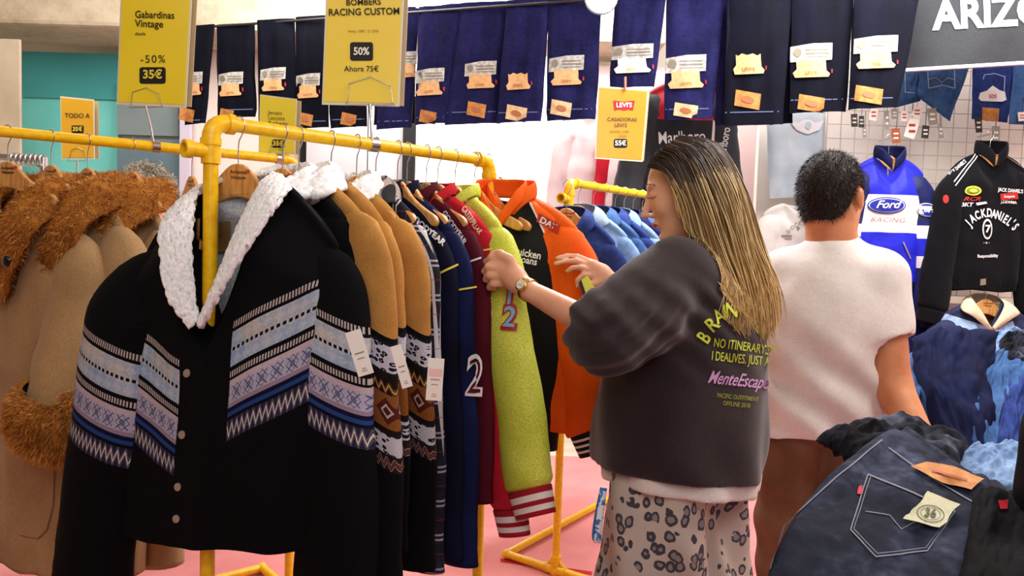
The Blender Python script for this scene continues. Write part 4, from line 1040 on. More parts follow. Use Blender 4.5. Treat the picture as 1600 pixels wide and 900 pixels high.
# ============================================================ left rack: camel coats with fur collars
rzL = rzperp(lu)
FUR = furmat('amber_fur', [(.3, '#7a4414'), (.45, '#c07a2e'), (.7, '#e8ab5c')])
FURB = cloth('fur_base', '#8a5220', '#bc7c34', 14, .95, 120, .8)
def lh(px, label, drz=0, Z=None, A=None, Bx=None, tilt=0):
    p = on_rail(px, LA, LB, LZ); return hang(p, rzL+drz, label, 'wooden hangers on the left rack', tilt), p
def coat(px, label, hl, P, drz=0, dx=0, dz=0, furn=16000, fl=.021):
    h, p = lh(px, hl, drz)
    e = Vector((math.cos(rzL+drz), math.sin(rzL+drz), 0))
    g = garment(label, 'coat', 'camel coats on the left yellow rack', p+Vector((0, 0, -DROP-.01+dz))+e*dx, rzL+drz, P, 'coat'); t = g['t']
    nw = P['nw']
    inner = [(-.02, -.08, -.30), (-.05, -.08, -.16), (-nw, -.05, -.03), (-nw*.8, .02, .01), (0, .05, .02), (nw*.8, .02, .01), (nw, -.05, -.03), (.05, -.08, -.16), (.02, -.08, -.30)]
    outer = [(-.03, -.10, -.36), (-.14, -.13, -.24), (-.185, -.10, -.12), (-.15, .04, -.06), (0, .11, -.05), (.17, .03, -.07), (.20, -.09, -.13), (.14, -.13, -.24), (.03, -.10, -.36)]
    c = strip('fur_collar', inner, outer, FURB, t, n=90, m=14, bulge=-.045, rough=.01, rs=30, th=.03)
    fur('fur_tufts', sample_both(c), FUR, c, fl, furn)
    for s in (-1, 1):
        k = 's%d' % s
    return g, h
def sample_both(o, m=5000):
    """outer surface of a thick strip"""
    return [(np.array(p)+np.array(n)*s*.012, np.array(n)*s) for p, n in sample_mesh(o, m) for s in (-1, 1)]
CP = dict(sw=.235, cw=.27, hw=.30, L=1.2, th=.09, nw=.085, V=.2, slope=.75, fold=.014, res=(60, 70), ang=4, r0=.105, r1=.125, flat=.8, flt=.45, SL=.52, fwd=(0, .2), body=CAMEL, sleeve=CAMEL, wr=.05)
def Cc(**k): d = dict(CP); d.update(k); return d
c1, hh1 = coat(80, 'camel wool coat with amber fur collar and fur cuffs, leftmost and nearest', 'wooden hanger of the leftmost camel coat', Cc(seed=31, sw=.26, cw=.29), R(20), -.09, -.045)
c2, hh2 = coat(137, 'camel wool coat with amber fur collar, second from the left', 'wooden hanger inside the middle fur collar', Cc(seed=35), R(16), -.02, -.035)
c3, hh3 = coat(207, 'camel wool coat with fur collar, its shoulder just showing behind the front black jacket', 'wooden hanger behind the third fur collar below the Gabardinas sign', Cc(seed=39), R(14), -.03, -.045)
# fur cuffs on the near sleeves
def fur_cuff(g, side, n=12000, rad=.145, hgt=.16):
    t = g['t']; s = g['s%d' % side]; vs = [v.co for v in s.data.vertices][-28:]; c = sum(vs, Vector())/28; 
    rows = []
    for i in range(12):
        q = i/11; r = rad*(1-.25*(2*q-1)**4)*(.95+.05*math.sin(q*3))
        rows.append([(c.x+r*math.cos(a)*(1+.08*nz(a, q, 5)), c.y+r*.92*math.sin(a), c.z-.02+hgt*q-.03*math.cos(a)*side) for a in [2*math.pi*k/28 for k in range(28)]])
    gg = G().grid(rows, True); o = gg.build('fur_cuff', FURB, t)
    sp = sample_mesh(o, 6000); ctr = np.array(c); out = []
    for p, nn in sp:
        d = p-ctr; d[2] = 0
        out.append((p, nn if nn @ d > 0 else -nn))
    fur('fur_tufts', out, FUR, o, .022, n)
for g in (c1, c2): fur_cuff(g, 1)
bpy.context.view_layer.update()
G().sphere(c1['t'].matrix_world.inverted() @ at(10, 408, 1.98), (.016, .008, .016), 16, 10).build('coat_button', plain('black_button', '#0c0a0a', .2), c1['t'])
bpy.context.view_layer.update(); T = bvh_of([c1['b'], c1['s1']]); SD = plain('dark_camel_seam', '#7a5a38', .9)
_p = [(86, 735), (84, 790), (74, 828), (60, 842), (30, 836), (4, 820)]
for (x0, y0), (x1, y1) in zip(_p[:-1], _p[1:]): poly('pocket_seam', [(x0-1, y0-.6), (x1-1, y1-.6), (x1+1, y1+.6), (x0+1, y0+.6)], T, SD, c1['t'], .002)
# end of pocket
for px, lab, A_ in ((12, 'wooden hanger with brand print at the very left edge', 0), (300, 'small wooden hanger between left rack and white sherpa collar', 0)):
    h, p = lh(px, lab, R(38 if px == 12 else 0))
    if px == 12: brand(h, 9, 262, 4.5, 3)
# empty-looking far hangers keep a pale garment at the very left
# chrome rail with rings far behind on the left
t = empty('chrome_rail', 'short chrome clothes rail with rings far behind at the left edge', 'rail', at(35, 246, 4.0), 0)
G().tube([at(-30, 243, 4.0)-t.location, at(72, 250, 4.0)-t.location], .017, 16).build('tube', CHROME, t)
for i in range(7):
    c = at(22+i*7.5, 249+i*.3, 3.99)-t.location
    G().tube([c+Vector((.0, .03*math.cos(a), .03*math.sin(a))) for a in np.linspace(0, 2*math.pi, 17)], .0045, 8, cap=False).build('ring', CHROME, t)
G().tube([at(68, 246, 4.0)-t.location, at(68, 330, 4.0)-t.location], .02, 14).build('upright', CHROME, t)
# ============================================================ people
def skinmat(name, c1, c2, blush='#c9705a'):
    m = M(name, .5, spec=.35); n = m.noise(14, 4); n2 = m.noise(160, 2)
    m.col(m.mix(m.noise(5, 2).gt(.62)*.12, m.ramp(n, [(.3, c1), (.7, c2)]), blush)); m.bump(n2, .08, .0008)
    m.b.inputs['Subsurface Weight'].default_value = .12; m.b.inputs['Subsurface Radius'].default_value = (.01, .004, .002); return m.m
SKINF = skinmat('fair_skin', '#d79c7c', '#e6b394'); SKINM = skinmat('tanned_skin', '#bf7a52', '#d39268')
def wav(x, y, z, f, seed=0, n=5):
    """cheap smooth 3-D noise made of crossed waves"""
    r = np.random.default_rng(seed); o = 0
    for i in range(n):
        d = r.normal(0, 1, 3); d /= np.linalg.norm(d); k = f*r.uniform(.7, 1.5)
        o = o+np.sin((x*d[0]+y*d[1]+z*d[2])*k*2*math.pi+r.uniform(0, 6.28))
    return o/n
def frame(fwd, up=(0, 0, 1)):
    f = Vector(fwd).normalized(); l = Vector(up).cross(f).normalized(); u = f.cross(l)
    return Matrix((f, l, u)).transposed()          # columns: forward, left, up
def head(s, c, fr, k=1.0, jaw=1.0, nose=1.0):
    W = lambda x, y, z: c+fr @ Vector((x*k, y*k, z*k))
    s.ell(W(-.012, 0, .035), (.098*k, .075*k, .088*k), fr, .01)
    s.ell(W(.022, 0, -.01), (.072*k, .066*k, .088*k), fr, .02)
    s.ell(W(.028, 0, -.062), (.056*k, .050*k*jaw, .050*k), fr, .025)
    s.cone(W(-.03, .05*jaw, -.045), W(.06, .018, -.098), .018*k, .016*k, .03)
    s.cone(W(-.03, -.05*jaw, -.045), W(.06, -.018, -.098), .018*k, .016*k, .03)
    s.ell(W(.077, 0, -.100), (.018*k, .02*k, .015*k), fr, .014)
    for q in (1, -1):
        s.ell(W(.062, .036*q, -.02), (.024*k, .022*k, .024*k), fr, .02)         # cheek
        s.ell(W(.080, .030*q, .040), (.012*k, .024*k, .008*k), fr, .012)        # brow
        s.ell(W(.094, .031*q, .015), (.014*k, .018*k, .012*k), fr, .010, sub=True)
        s.ell(W(.077, .031*q, .015), (.0145*k, .0155*k, .0125*k), fr, .003)     # lidded eye
        s.ell(W(.098, .010*q, -.037), (.010*k, .008*k, .007*k), fr, .005)       # nostril wing
        # ear
        e = W(-.012, .076*q, -.004)
        s.ell(e, (.017*k, .007*k, .030*k), fr, .004); s.ell(W(-.008, .083*q, -.002), (.009*k, .006*k, .018*k), fr, .003, sub=True)
        s.ell(W(-.006, .075*q, -.030), (.008*k, .006*k, .010*k), fr, .004)
    s.cone(W(.086, 0, .026), W(.104*nose, 0, -.024), .007*k, .009*k, .010)
    s.ell(W(.107*nose, 0, -.031), (.011*k, .010*k, .009*k), fr, .007)
    s.ell(W(.092, 0, -.057), (.012*k, .022*k, .0055*k), fr, .004)               # lips
    s.ell(W(.090, 0, -.068), (.011*k, .019*k, .006*k), fr, .004)
    s.ell(W(.104, 0, -.0625), (.008*k, .022*k, .0012*k), fr, .002, sub=True)
    s.ell(W(.092, 0, -.083), (.010*k, .018*k, .006*k), fr, .006, sub=True)
    return W
def hair_mesh(name, guides, n, mat, parent, width=.0016, jit=.006, seg=16, spread=.35, ends=(.88, 1.03), avoid=None):
    BV = bvh_of(avoid) if avoid else None
    """guides: list of curves in space; strands are blends of neighbouring guides"""
    Gd = [cr(g, 40) for g in guides]; v = []; f = []; tt = []; ti = []
    for i in range(n):
        w = rng.uniform(0, len(Gd)-1-1e-6); k = int(w); a = w-k; e = rng.uniform(*ends)
        clump = math.sin(w*23+nz(w*5, 1, 2)*6)*.5
        P = Gd[k]*(1-a)+Gd[k+1]*a; off = rng.normal(0, 1, 3)*jit; ph = rng.uniform(0, 6.28); tint = np.clip(.5+.35*clump+rng.normal(0, .22), 0, 1)
        rows = []
        idx = np.clip(np.linspace(0, e, seg), 0, 1)*39
        for q, t in enumerate(idx):
            b = int(t); b = min(b, 38); p = P[b]*(1-(t-b))+P[b+1]*(t-b); s = q/(seg-1)
            p = p+off*(.25+.9*s)*(1 if s < .8 else 1)+np.array((nz(w*6, s*3, 1), nz(w*6, s*3, 7)*.6, 0))*spread*.05*s
            p = p+np.array((math.sin(ph+s*7), math.cos(ph+s*6), 0))*.0016
            rows.append(p)
        if BV:
            for q, p in enumerate(rows):
                h = BV.find_nearest(Vector(p), .12)
                if h[0] is not None:
                    e_ = .003+.006*abs(math.sin(i*1.7)); dd = (Vector(p)-h[0]).dot(h[1])
                    if dd < e_: rows[q] = np.array(h[0]+h[1]*e_)
        rows = np.array(rows); b0 = len(v)
        for q in range(seg):
            tg = rows[min(q+1, seg-1)]-rows[max(q-1, 0)]; tg /= np.linalg.norm(tg)+1e-9
            sd = np.cross(tg, (math.cos(ph), math.sin(ph)*.3-.8, .2)); sd /= np.linalg.norm(sd)+1e-9; up = np.cross(sd, tg)
            r = width*(1.0-.75*(q/(seg-1))**3)
            for c_ in range(3):
                an = c_*2.094; v.append(rows[q]+sd*math.cos(an)*r+up*math.sin(an)*r*.6); tt.append(q/(seg-1)); ti.append(tint)
        for q in range(seg-1):
            for c_ in range(3):
                f.append((b0+q*3+c_, b0+q*3+(c_+1) % 3, b0+(q+1)*3+(c_+1) % 3, b0+(q+1)*3+c_))
    o = mesh(name, v, f, mat, None)
    for nm, dat in (('tt', tt), ('tint', ti)):
        a = o.data.attributes.new(nm, 'FLOAT', 'POINT'); a.data.foreach_set('value', dat)
    if parent: local(o, parent)
    return o
def hairmat(name, root, mid, tip, hi, lo=.08, r=.38):
    m = M(name, r, spec=.6); t = m.attr('tt'); i = m.attr('tint')
    c = m.ramp(t+i*.25-.12, [(.0, root), (lo+.2, root), (.52, mid), (.85, tip)])
    m.col(m.mix(1, m.mix(i.gt(.6)*t.gt(.34)*.6, c, hi), m.ramp(i, [(0, (.35, .33, .3)), (1, (1.2, 1.2, 1.2))]), 'MULTIPLY')); return m.m
# ---------------------------------------------------------------- woman at the near rack
fw = Vector((-.82, .57, 0)).normalized(); lw = Vector((-.57, -.82, 0)).normalized(); FB = frame(fw)
neck = at(1088, 398, 2.0); hc = at(1069, 301, 2.0); FH = frame((-.95, .13, -.30))
Ls, Rs = neck+lw*.155+Vector((0, 0, -.055)), neck-lw*.155+Vector((0, 0, -.055))
Le, Lw_ = at(948, 520, 1.74), at(823, 452, 1.93)
Re, Rw_ = at(1040, 515, 2.12), at(955, 441, 2.20)
tc = at(1068, 600, 2.02)
s = S(Vector((-.12, 1.5, .0)), Vector((.85, 2.5, 1.72)), .0062)
# finer body: built as one surface, head and hands included
def body_woman():
    s = S((-.12, 1.5, .0), (.86, 2.5, 1.75), .0055)
    head(s, hc, FH, .97, nose=1.09)
    s.cone(hc+FH @ Vector((-.03, 0, -.06)), neck+Vector((.0, 0, -.02)), .052, .056, .03)
    s.cone(Ls, Rs, .05, .05, .04); s.ell(neck+Vector((0, 0, -.17)), (.11, .16, .17), FB, .05)
    hip = Vector((tc.x, tc.y, .95)); s.ell(hip+Vector((0, 0, .12)), (.10, .13, .2), FB, .06); s.ell(hip, (.13, .17, .12), FB, .05)
    s.chain([Ls, Le, Lw_], [.05, .040, .025], .02); s.chain([Rs, Re, Rw_], [.05, .040, .025], .02)
    for q in (1, -1):
        h = hip+lw*.09*q; s.chain([h, h+Vector((0, .0, -.42)), h+Vector((0, .03, -.86))], [.085, .06, .04], .03)
        s.cone(h+Vector((0, .03, -.89)), h+fw*.17+Vector((0, 0, -.90)), .035, .03, .02)
    # left hand closing on the sleeve
    A = lambda x, y, Y: at(x, y, Y)
    s.chain([A(823, 452, 1.93), A(806, 437, 1.96), A(790, 424, 1.985)], [.025, .029, .026], .012)
    s.chain([A(806, 430, 1.96), A(786, 410, 1.99)], [.022, .015], .01); s.chain([A(812, 447, 1.95), A(789, 440, 1.985)], [.02, .014], .01)
    for pts in (((786, 407, 1.985), (768, 402, 1.985), (760, 409, 2.01), (768, 414, 2.03)), ((783, 419, 1.98), (763, 416, 1.98), (757, 424, 2.005), (766, 428, 2.03)),
                ((783, 431, 1.98), (765, 430, 1.98), (759, 437, 2.005), (767, 440, 2.03)), ((787, 442, 1.985), (771, 443, 1.985), (765, 449, 2.005), (772, 451, 2.02))):
        s.chain([A(*p) for p in pts], [.0115, .0100, .0090, .008], .004)
    s.chain([A(808, 428, 1.96), A(796, 405, 1.965), A(781, 396, 1.98), A(770, 396, 1.995)], [.016, .0125, .0105, .0085], .006)
    # right hand hovering over the orange sleeve
    s.chain([A(955, 441, 2.20), A(940, 428, 2.20), A(925, 418, 2.20)], [.024, .027, .024], .012)
    s.chain([A(940, 434, 2.19), A(928, 430, 2.19)], [.022, .017], .01)
    for pts in (((922, 410, 2.205), (902, 401, 2.205), (886, 400, 2.20), (871, 403, 2.195)), ((920, 416, 2.195), (900, 408, 2.19), (885, 408, 2.185), (868, 412, 2.18)),
                ((922, 423, 2.185), (905, 418, 2.175), (893, 419, 2.17), (886, 424, 2.17)), ((926, 431, 2.18), (911, 430, 2.17), (903, 437, 2.165), (902, 447, 2.17))):
        s.chain([A(*p) for p in pts], [.0112, .0092, .008, .007], .0035)
    s.chain([A(938, 440, 2.18), A(922, 446, 2.17), A(912, 452, 2.17)], [.015, .011, .009], .006)
    o = s.build('person', SKINF, None, sm=1)
    return tag(o, 'young woman with long blond hair in dark sweatshirt and leopard print trousers', 'person')
woman = body_woman()
# finger nails, brow, eye line, lips
WT = bvh_of(woman)
LIP = plain('lip_rose', '#b8584e', .4); LASH = plain('lash_brown', '#2a1a14', .6); BROW = plain('brow_brown', '#6b4a35', .8)
_e = topx(hc+FH @ Vector((.086, .036, .013))); _b = topx(hc+FH @ Vector((.086, .034, .043))); _l = topx(hc+FH @ Vector((.095, .012, -.062)))
rel = lambda o, pts: [(o[0]+x, o[1]+y) for x, y in pts]
poly('eyebrow', rel(_b, [(-6, 1.2), (0, -1.6), (10, -.6), (13, 1.2), (9, .8), (0, .3), (-5.5, 2.6)]), WT, BROW, woman, .0010, 5)
poly('eyelashes', rel(_e, [(-6, 1.5), (-2, 3.0), (3, 2.6), (9, -.4), (9.4, .3), (3.4, 3.6), (-2, 4.1), (-6.4, 2.4)]), WT, LASH, woman, .0010, 4)
poly('lips', rel(_l, [(-4, -1.2), (-1, -3), (3, -2), (8, .2), (3, 1.0), (1, 3.4), (-3, 3.6)]), WT, LIP, woman, .0007, 4)
# sweatshirt
SWEAT = cloth('dark_taupe_jersey', '#2a2225', '#3a3033', 5, .9, 420, .35, .25)
def sweatshirt():
    s = S((.0, 1.45, .74), (.9, 2.5, 1.5), .0062)
    s.ell(neck+Vector((.01, 0, -.17)), (.15, .20, .21), FB, .04)
    s.ell(tc+Vector((0.005, 0, .10)), (.185, .225, .24), FB, .08)
    s.ell(tc+Vector((-.008, 0, -.08)), (.215, .24, .26), FB, .08)
    s.ell(tc+Vector((-.008, 0, -.22)), (.218, .24, .30), FB, .06)
    s.cone(Ls+Vector((0, 0, .01)), Rs+Vector((0, 0, .01)), .065, .065, .06)
    s.cone(neck+Vector((0, 0, -.05)), neck+Vector((-.012, 0, .008)), .085, .072, .03)
    Lc = Le.lerp(Lw_, .16); Rc = Re.lerp(Rw_, .35)
    ax2 = (Lw_-Le).normalized(); ax3 = (Rw_-Re).normalized()
    a = s.like().chain([Ls, Ls.lerp(Le, .5)+Vector((0, 0, -.01)), Le, Lc+ax2*.03], [.098, .100, .088, .060], .05).cut(Lc+ax2*.012, ax2); s.merge(a, .04)
    a = s.like().chain([Rs, Re, Rc+ax3*.03], [.09, .085, .058], .05).cut(Rc+ax3*.01, ax3); s.merge(a, .04)
    # the fleece hood-less neck line hangs open
    ax = (Le-Ls).normalized(); ax2 = (Lw_-Le).normalized()
    def folds(D, x, y, z):
        t = (x-Ls.x)*ax.x+(y-Ls.y)*ax.y+(z-Ls.z)*ax.z; L_ = (Le-Ls).length
        dl = np.sqrt((x-Le.x)**2+(y-Le.y)**2+(z-Le.z)**2)
        near = np.clip(1-dl/.19, 0, 1)
        t2 = (x-Le.x)*ax.x*.7+(y-Le.y)*ax.y*.7+(z-Le.z)*.9
        f = near**.7*.009*np.sin(t2*2*math.pi/.052+2.4*wav(x, y, z, 5, 3))
        dx, dy = x-tc.x, y-tc.y; an = np.arctan2(dy, dx)
        low = np.clip((1.22-z)/.4, 0, 1)
        g = .007*low*np.sin(an*7+z*5+1.5*wav(x, y, z, 2.2, 9))
        sag = np.clip((z-1.05)/.2, 0, 1)*np.clip((1.36-z)/.1, 0, 1)
        h = .006*sag*np.sin((z*1.1+dx*.9)*2*math.pi/.085+2*wav(x, y, z, 3, 5))
        return D+f+g+h*(1-near)+.003*wav(x, y, z, 7, 11)
    s.field(folds)
    s.cut(tuple(at(1060, 757, 1.8)), (-.06, -.1, -1))
    s.ell(hc+FH @ Vector((.0, 0, -.0)), (.085, .075, .135), FH, .008, sub=True)
    s.cone(neck+Vector((-.03, 0, .12)), neck+Vector((-.02, 0, -.02)), .066, .055, .008, sub=True)
    s.cone(Lc+ax2*.04, Lc-ax2*.012, .05, .05, .006, sub=True)
    o = s.build('sweatshirt', SWEAT, None, sm=2); return local(o, woman)
sw_ = sweatshirt()
def hem_piece():
    s = S((.1, 1.6, .70), (.9, 2.4, .98), .006)
    s.ell(tc+Vector((.0, 0, -.22)), (.205, .230, .32), FB, .02)
    s.field(lambda D, x, y, z: D+.007*np.sin(np.arctan2(y-tc.y, x-tc.x)*9+z*6))
    s.cut(tuple(at(1060, 779, 1.82)), (-.08, -.08, -1)); s.cut((0, 0, .93), (0, 0, 1))
    return local(s.build('white_undershirt', WHT, None, sm=1), woman)
hem_piece()
LEO = M('leopard_print_denim', .85); _o = LEO.uv('Object'); _w = LEO.noise(9, 3)
_vec = LEO.vec(_o[0]*1.0+_w*.05, _o[1]*1.0+_w*.05, _o[2]*.85); _v = LEO.voro(31, 'F1', _vec, rand=.85); _n = LEO.noise(60, 3); _m2 = LEO.noise(24, 2)
_ring = (_v+_n*.25-.12).between(.24, .42)*_m2.gt(.36); _in = (_v+_n*.2-.1).lt(.25)
LEO.col(LEO.mix(_ring, LEO.mix(_in*.8, LEO.ramp(LEO.noise(4, 3), [(.35, '#a39c95'), (.65, '#bfb7ac')]), '#77757a'), '#414148')); LEO.bump(_n, .2, .001); LEO = LEO.m
def trousers():
    s = S((.05, 1.55, .02), (.9, 2.5, .98), .0085)
    hp = Vector((tc.x, tc.y, .90)); s.ell(hp+Vector((0, 0, -.03)), (.15, .185, .13), FB, .05)
    for q, f0 in ((1, .02), (-1, -.02)):
        h = hp+lw*.095*q+fw*f0
        s.chain([h+Vector((0, 0, .02)), h+Vector((0, 0, -.4)), h+Vector((0, .02, -.85))], [.125, .14, .145], .03)
    s.field(lambda D, x, y, z: D+.009*np.sin(np.arctan2(y-tc.y, x-tc.x)*8+z*7+wav(x, y, z, 2.5, 4)*2.5)+.005*wav(x, y, z, 7, 2))
    s.cut((0, 0, .045), (0, 0, -1))
    return local(s.build('leopard_trousers', LEO, None, sm=1), woman)
trousers()
SHOE = plain('white_shoe', '#d8d4ce', .5)
for q in (1, -1):
    g = G(); c = Vector((tc.x, tc.y, 0))+lw*.095*q
    for k in range(1): g.sphere(c+fw*.07+Vector((0, .02, .045)), (.14, .05, .045), 20, 12, rot=FB)
    local(g.build('shoe', SHOE), woman)
# hair
HB = hairmat('blond_highlight_hair', '#33231a', '#a07a46', '#d8ac66', '#ffe6a8')
HD = plain('dark_hair', '#1a120d', .95, spec=.05)
def hairbase():
    s = S((.2, 1.8, 1.15), (.75, 2.25, 1.75), .006)
    s.ell(hc+FH @ Vector((-.022, 0, .040)), (.092, .080, .088), FH, .01)
    s.ell(hc+FH @ Vector((-.052, 0, -.02)), (.056, .070, .09), FH, .03)
    for a, b in (((1105, 330, 1.98), (1140, 420, 1.97)), ((1140, 420, 1.97), (1175, 490, 1.95))): s.cone(at(*a), at(*b), .058, .04, .04)
    return local(s.build('hair_underlayer', HD, None, sm=1), woman)
hcap = hairbase()
gd = [[(1014, 259, 1.93), (1042, 268, 1.905), (1066, 305, 1.895), (1086, 368, 1.895), (1100, 440, 1.87), (1112, 490, 1.865)],
      [(1030, 240, 1.94), (1056, 255, 1.90), (1082, 320, 1.885), (1106, 400, 1.875), (1130, 470, 1.86), (1142, 520, 1.855)],
      [(1048, 225, 1.96), (1082, 245, 1.90), (1112, 310, 1.88), (1138, 390, 1.875), (1158, 460, 1.865), (1168, 510, 1.87)],
      [(1062, 217, 1.985), (1110, 234, 1.95), (1144, 295, 1.925), (1165, 385, 1.90), (1185, 455, 1.89), (1193, 535, 1.90)],
      [(1066, 216, 2.01), (1120, 232, 2.0), (1157, 300, 1.98), (1182, 390, 1.965), (1203, 455, 1.955), (1208, 515, 1.96)],
      [(1060, 216, 2.04), (1112, 230, 2.05), (1152, 300, 2.05), (1180, 395, 2.04), (1200, 450, 2.03), (1203, 480, 2.03)]]
hair_mesh('long_hair', [[at(*p) for p in g] for g in gd], 3600, HB, woman, width=.0019, jit=.0085, seg=20, ends=(.86, 1.0), avoid=[hcap, sw_, woman])
# shorter front locks by the face
gf = [[(1020, 250, 1.93), (1030, 262, 1.915), (1048, 282, 1.905), (1060, 318, 1.905), (1070, 350, 1.915)], [(1045, 232, 1.94), (1052, 250, 1.905), (1066, 290, 1.89), (1080, 340, 1.89), (1090, 380, 1.90)]]
hair_mesh('face_locks', [[at(*p) for p in g] for g in gf], 260, HB, woman, width=.0018, jit=.003, seg=12, avoid=[hcap, woman])
# wristwatch
def wristwatch():
    a = Lw_.lerp(Le, .02); d = (Le-Lw_).normalized(); g = G(); view = (CO-a).normalized(); up = (view-d*view.dot(d)).normalized(); sd = d.cross(up)
    GOLD = plain('gold_metal', '#d9b36a', .25, .9)
    rows = [[a+d*w+(up*math.cos(t)+sd*math.sin(t))*(.0300+.001*math.sin(t*24)) for t in [2*math.pi*k/48 for k in range(48)]] for w in (-.007, -.0035, 0, .0035, .007)]
    o = g.grid(rows, True).build('watch_strap', GOLD); m = o.modifiers.new('s', 'SOLIDIFY'); m.thickness = .003; local(o, woman)
    c = a+up*.032-sd*.004
    case = G().tube([c-up*.003, c+up*.003, c+up*.005], [.017, .017, .0145], 28).build('watch_case', GOLD); local(case, woman)
    dial = G().tube([c+up*.0052, c+up*.0056], .0125, 28).build('watch_dial', plain('pearl_dial', '#f1ebe0', .2)); local(dial, case)
    hd = G(); 
    for an, L_ in ((.4, .009), (2.2, .007)): hd.tube([c+up*.0062, c+up*.0062+(d*math.cos(an)+sd*math.sin(an))*L_], .0006, 6)
    for k in range(12): hd.sphere(c+up*.006+(d*math.cos(k*.5236)+sd*math.sin(k*.5236))*.0105, .0007, 6, 4)
    local(hd.build('watch_hands', plain('dial_dark', '#5a4630', .4)), case)
wristwatch()
# back print, laid on the sweatshirt
ST = bvh_of(sw_)
SY = plain('acid_yellow_print', '#cfd83c', .6); SP = plain('lilac_print', '#d9a6d8', .6); SO = plain('olive_print', '#9aa23a', .6)
for ch, x, y, a in (('B', 1100, 528, 55), ('R', 1112, 508, 42), ('A', 1123, 495, 28), ('I', 1132, 489, 12), ('N', 1142, 486, 4), ('L', 1186, 512, -58), ('A', 1203, 545, -74)):
    text(ch, x, y, 22 if a > 0 else 19, ST, SY, sw_, a, bold=.02, sx=.78, off=.003, name='print_letter')
text('NO ITINERARY,', 1156, 541, 14, ST, SY, sw_, -8, bold=.006, sx=.6); text('I DEALIVES. JUST A', 1156, 561, 14, ST, SY, sw_, -6, bold=.006, sx=.55)
text('MenteEscape', 1152, 594, 20, ST, SP, sw_, -6, bold=.012, shear=.5, sx=.62); 
text('PACIFIC OUTFITMENT', 1152, 621, 7, ST, SO, sw_, -6, bold=.01, sx=.65); text('OFFLINE 2018', 1150, 632, 7, ST, SO, sw_, -6, bold=.01, sx=.7)
# lanyard hanging from the pocket
def ribbon(name, pts, w, mat, parent=None, th=.0016, side=None):
    P = cr(pts, 24); g = G(); rows = []
    for i in range(24):
        tg = P[min(i+1, 23)]-P[max(i-1, 0)]; sd = np.cross(tg, (0, 1, 0)) if side is None else np.array(side); sd = sd/np.linalg.norm(sd)
        rows.append([P[i]-sd*w/2, P[i]+sd*w/2])
    o = g.grid(rows).build(name, mat, parent); m = o.modifiers.new('s', 'SOLIDIFY'); m.thickness = th; return o
lm = M('lanyard_print', .6); _n = lm.noise(55, 2); lm.col(lm.ramp(_n, [(.45, '#3f83c9'), (.5, '#e8eef6')], 'CONSTANT')); 
ly = ribbon('lanyard', [at(943, 762, 1.90), at(939, 795, 1.885), at(936, 822, 1.88), at(933, 848, 1.885)], .018, lm.m); tag(ly, 'blue and white printed lanyard hanging at the woman\'s hip', 'lanyard')
ribbon('loop', [at(933, 846, 1.887), at(929, 836, 1.895), at(934, 800, 1.90), at(941, 766, 1.91)], .014, plain('lanyard_blue', '#3a78c0', .6), ly)
# yellow folded thing under the right hand
g = G(); q = [at(905, 432, 2.165), at(916, 427, 2.165), at(937, 466, 2.15), at(919, 477, 2.15)]; g.add(q+[p+Vector((.004, .016, 0)) for p in q], [(0, 1, 2, 3)[::-1], (4, 5, 6, 7), (0, 1, 5, 4), (1, 2, 6, 5), (2, 3, 7, 6), (3, 0, 4, 7)])
o = g.build('wallet', plain('lemon_leather', '#dfe03a', .4), smooth=False, bevel=.003); tag(o, 'lemon yellow slim wallet with a dark edge held in the woman\'s right hand', 'wallet')
q2 = [at(902, 433, 2.163), at(906, 431, 2.163), at(921, 476, 2.148), at(917, 479, 2.148)]; G().add(q2+[p+Vector((.004, .02, 0)) for p in q2], [(0, 1, 2, 3)[::-1], (4, 5, 6, 7), (0, 1, 5, 4), (1, 2, 6, 5), (2, 3, 7, 6), (3, 0, 4, 7)]).build('dark_edge', BLACKP, o, smooth=False)
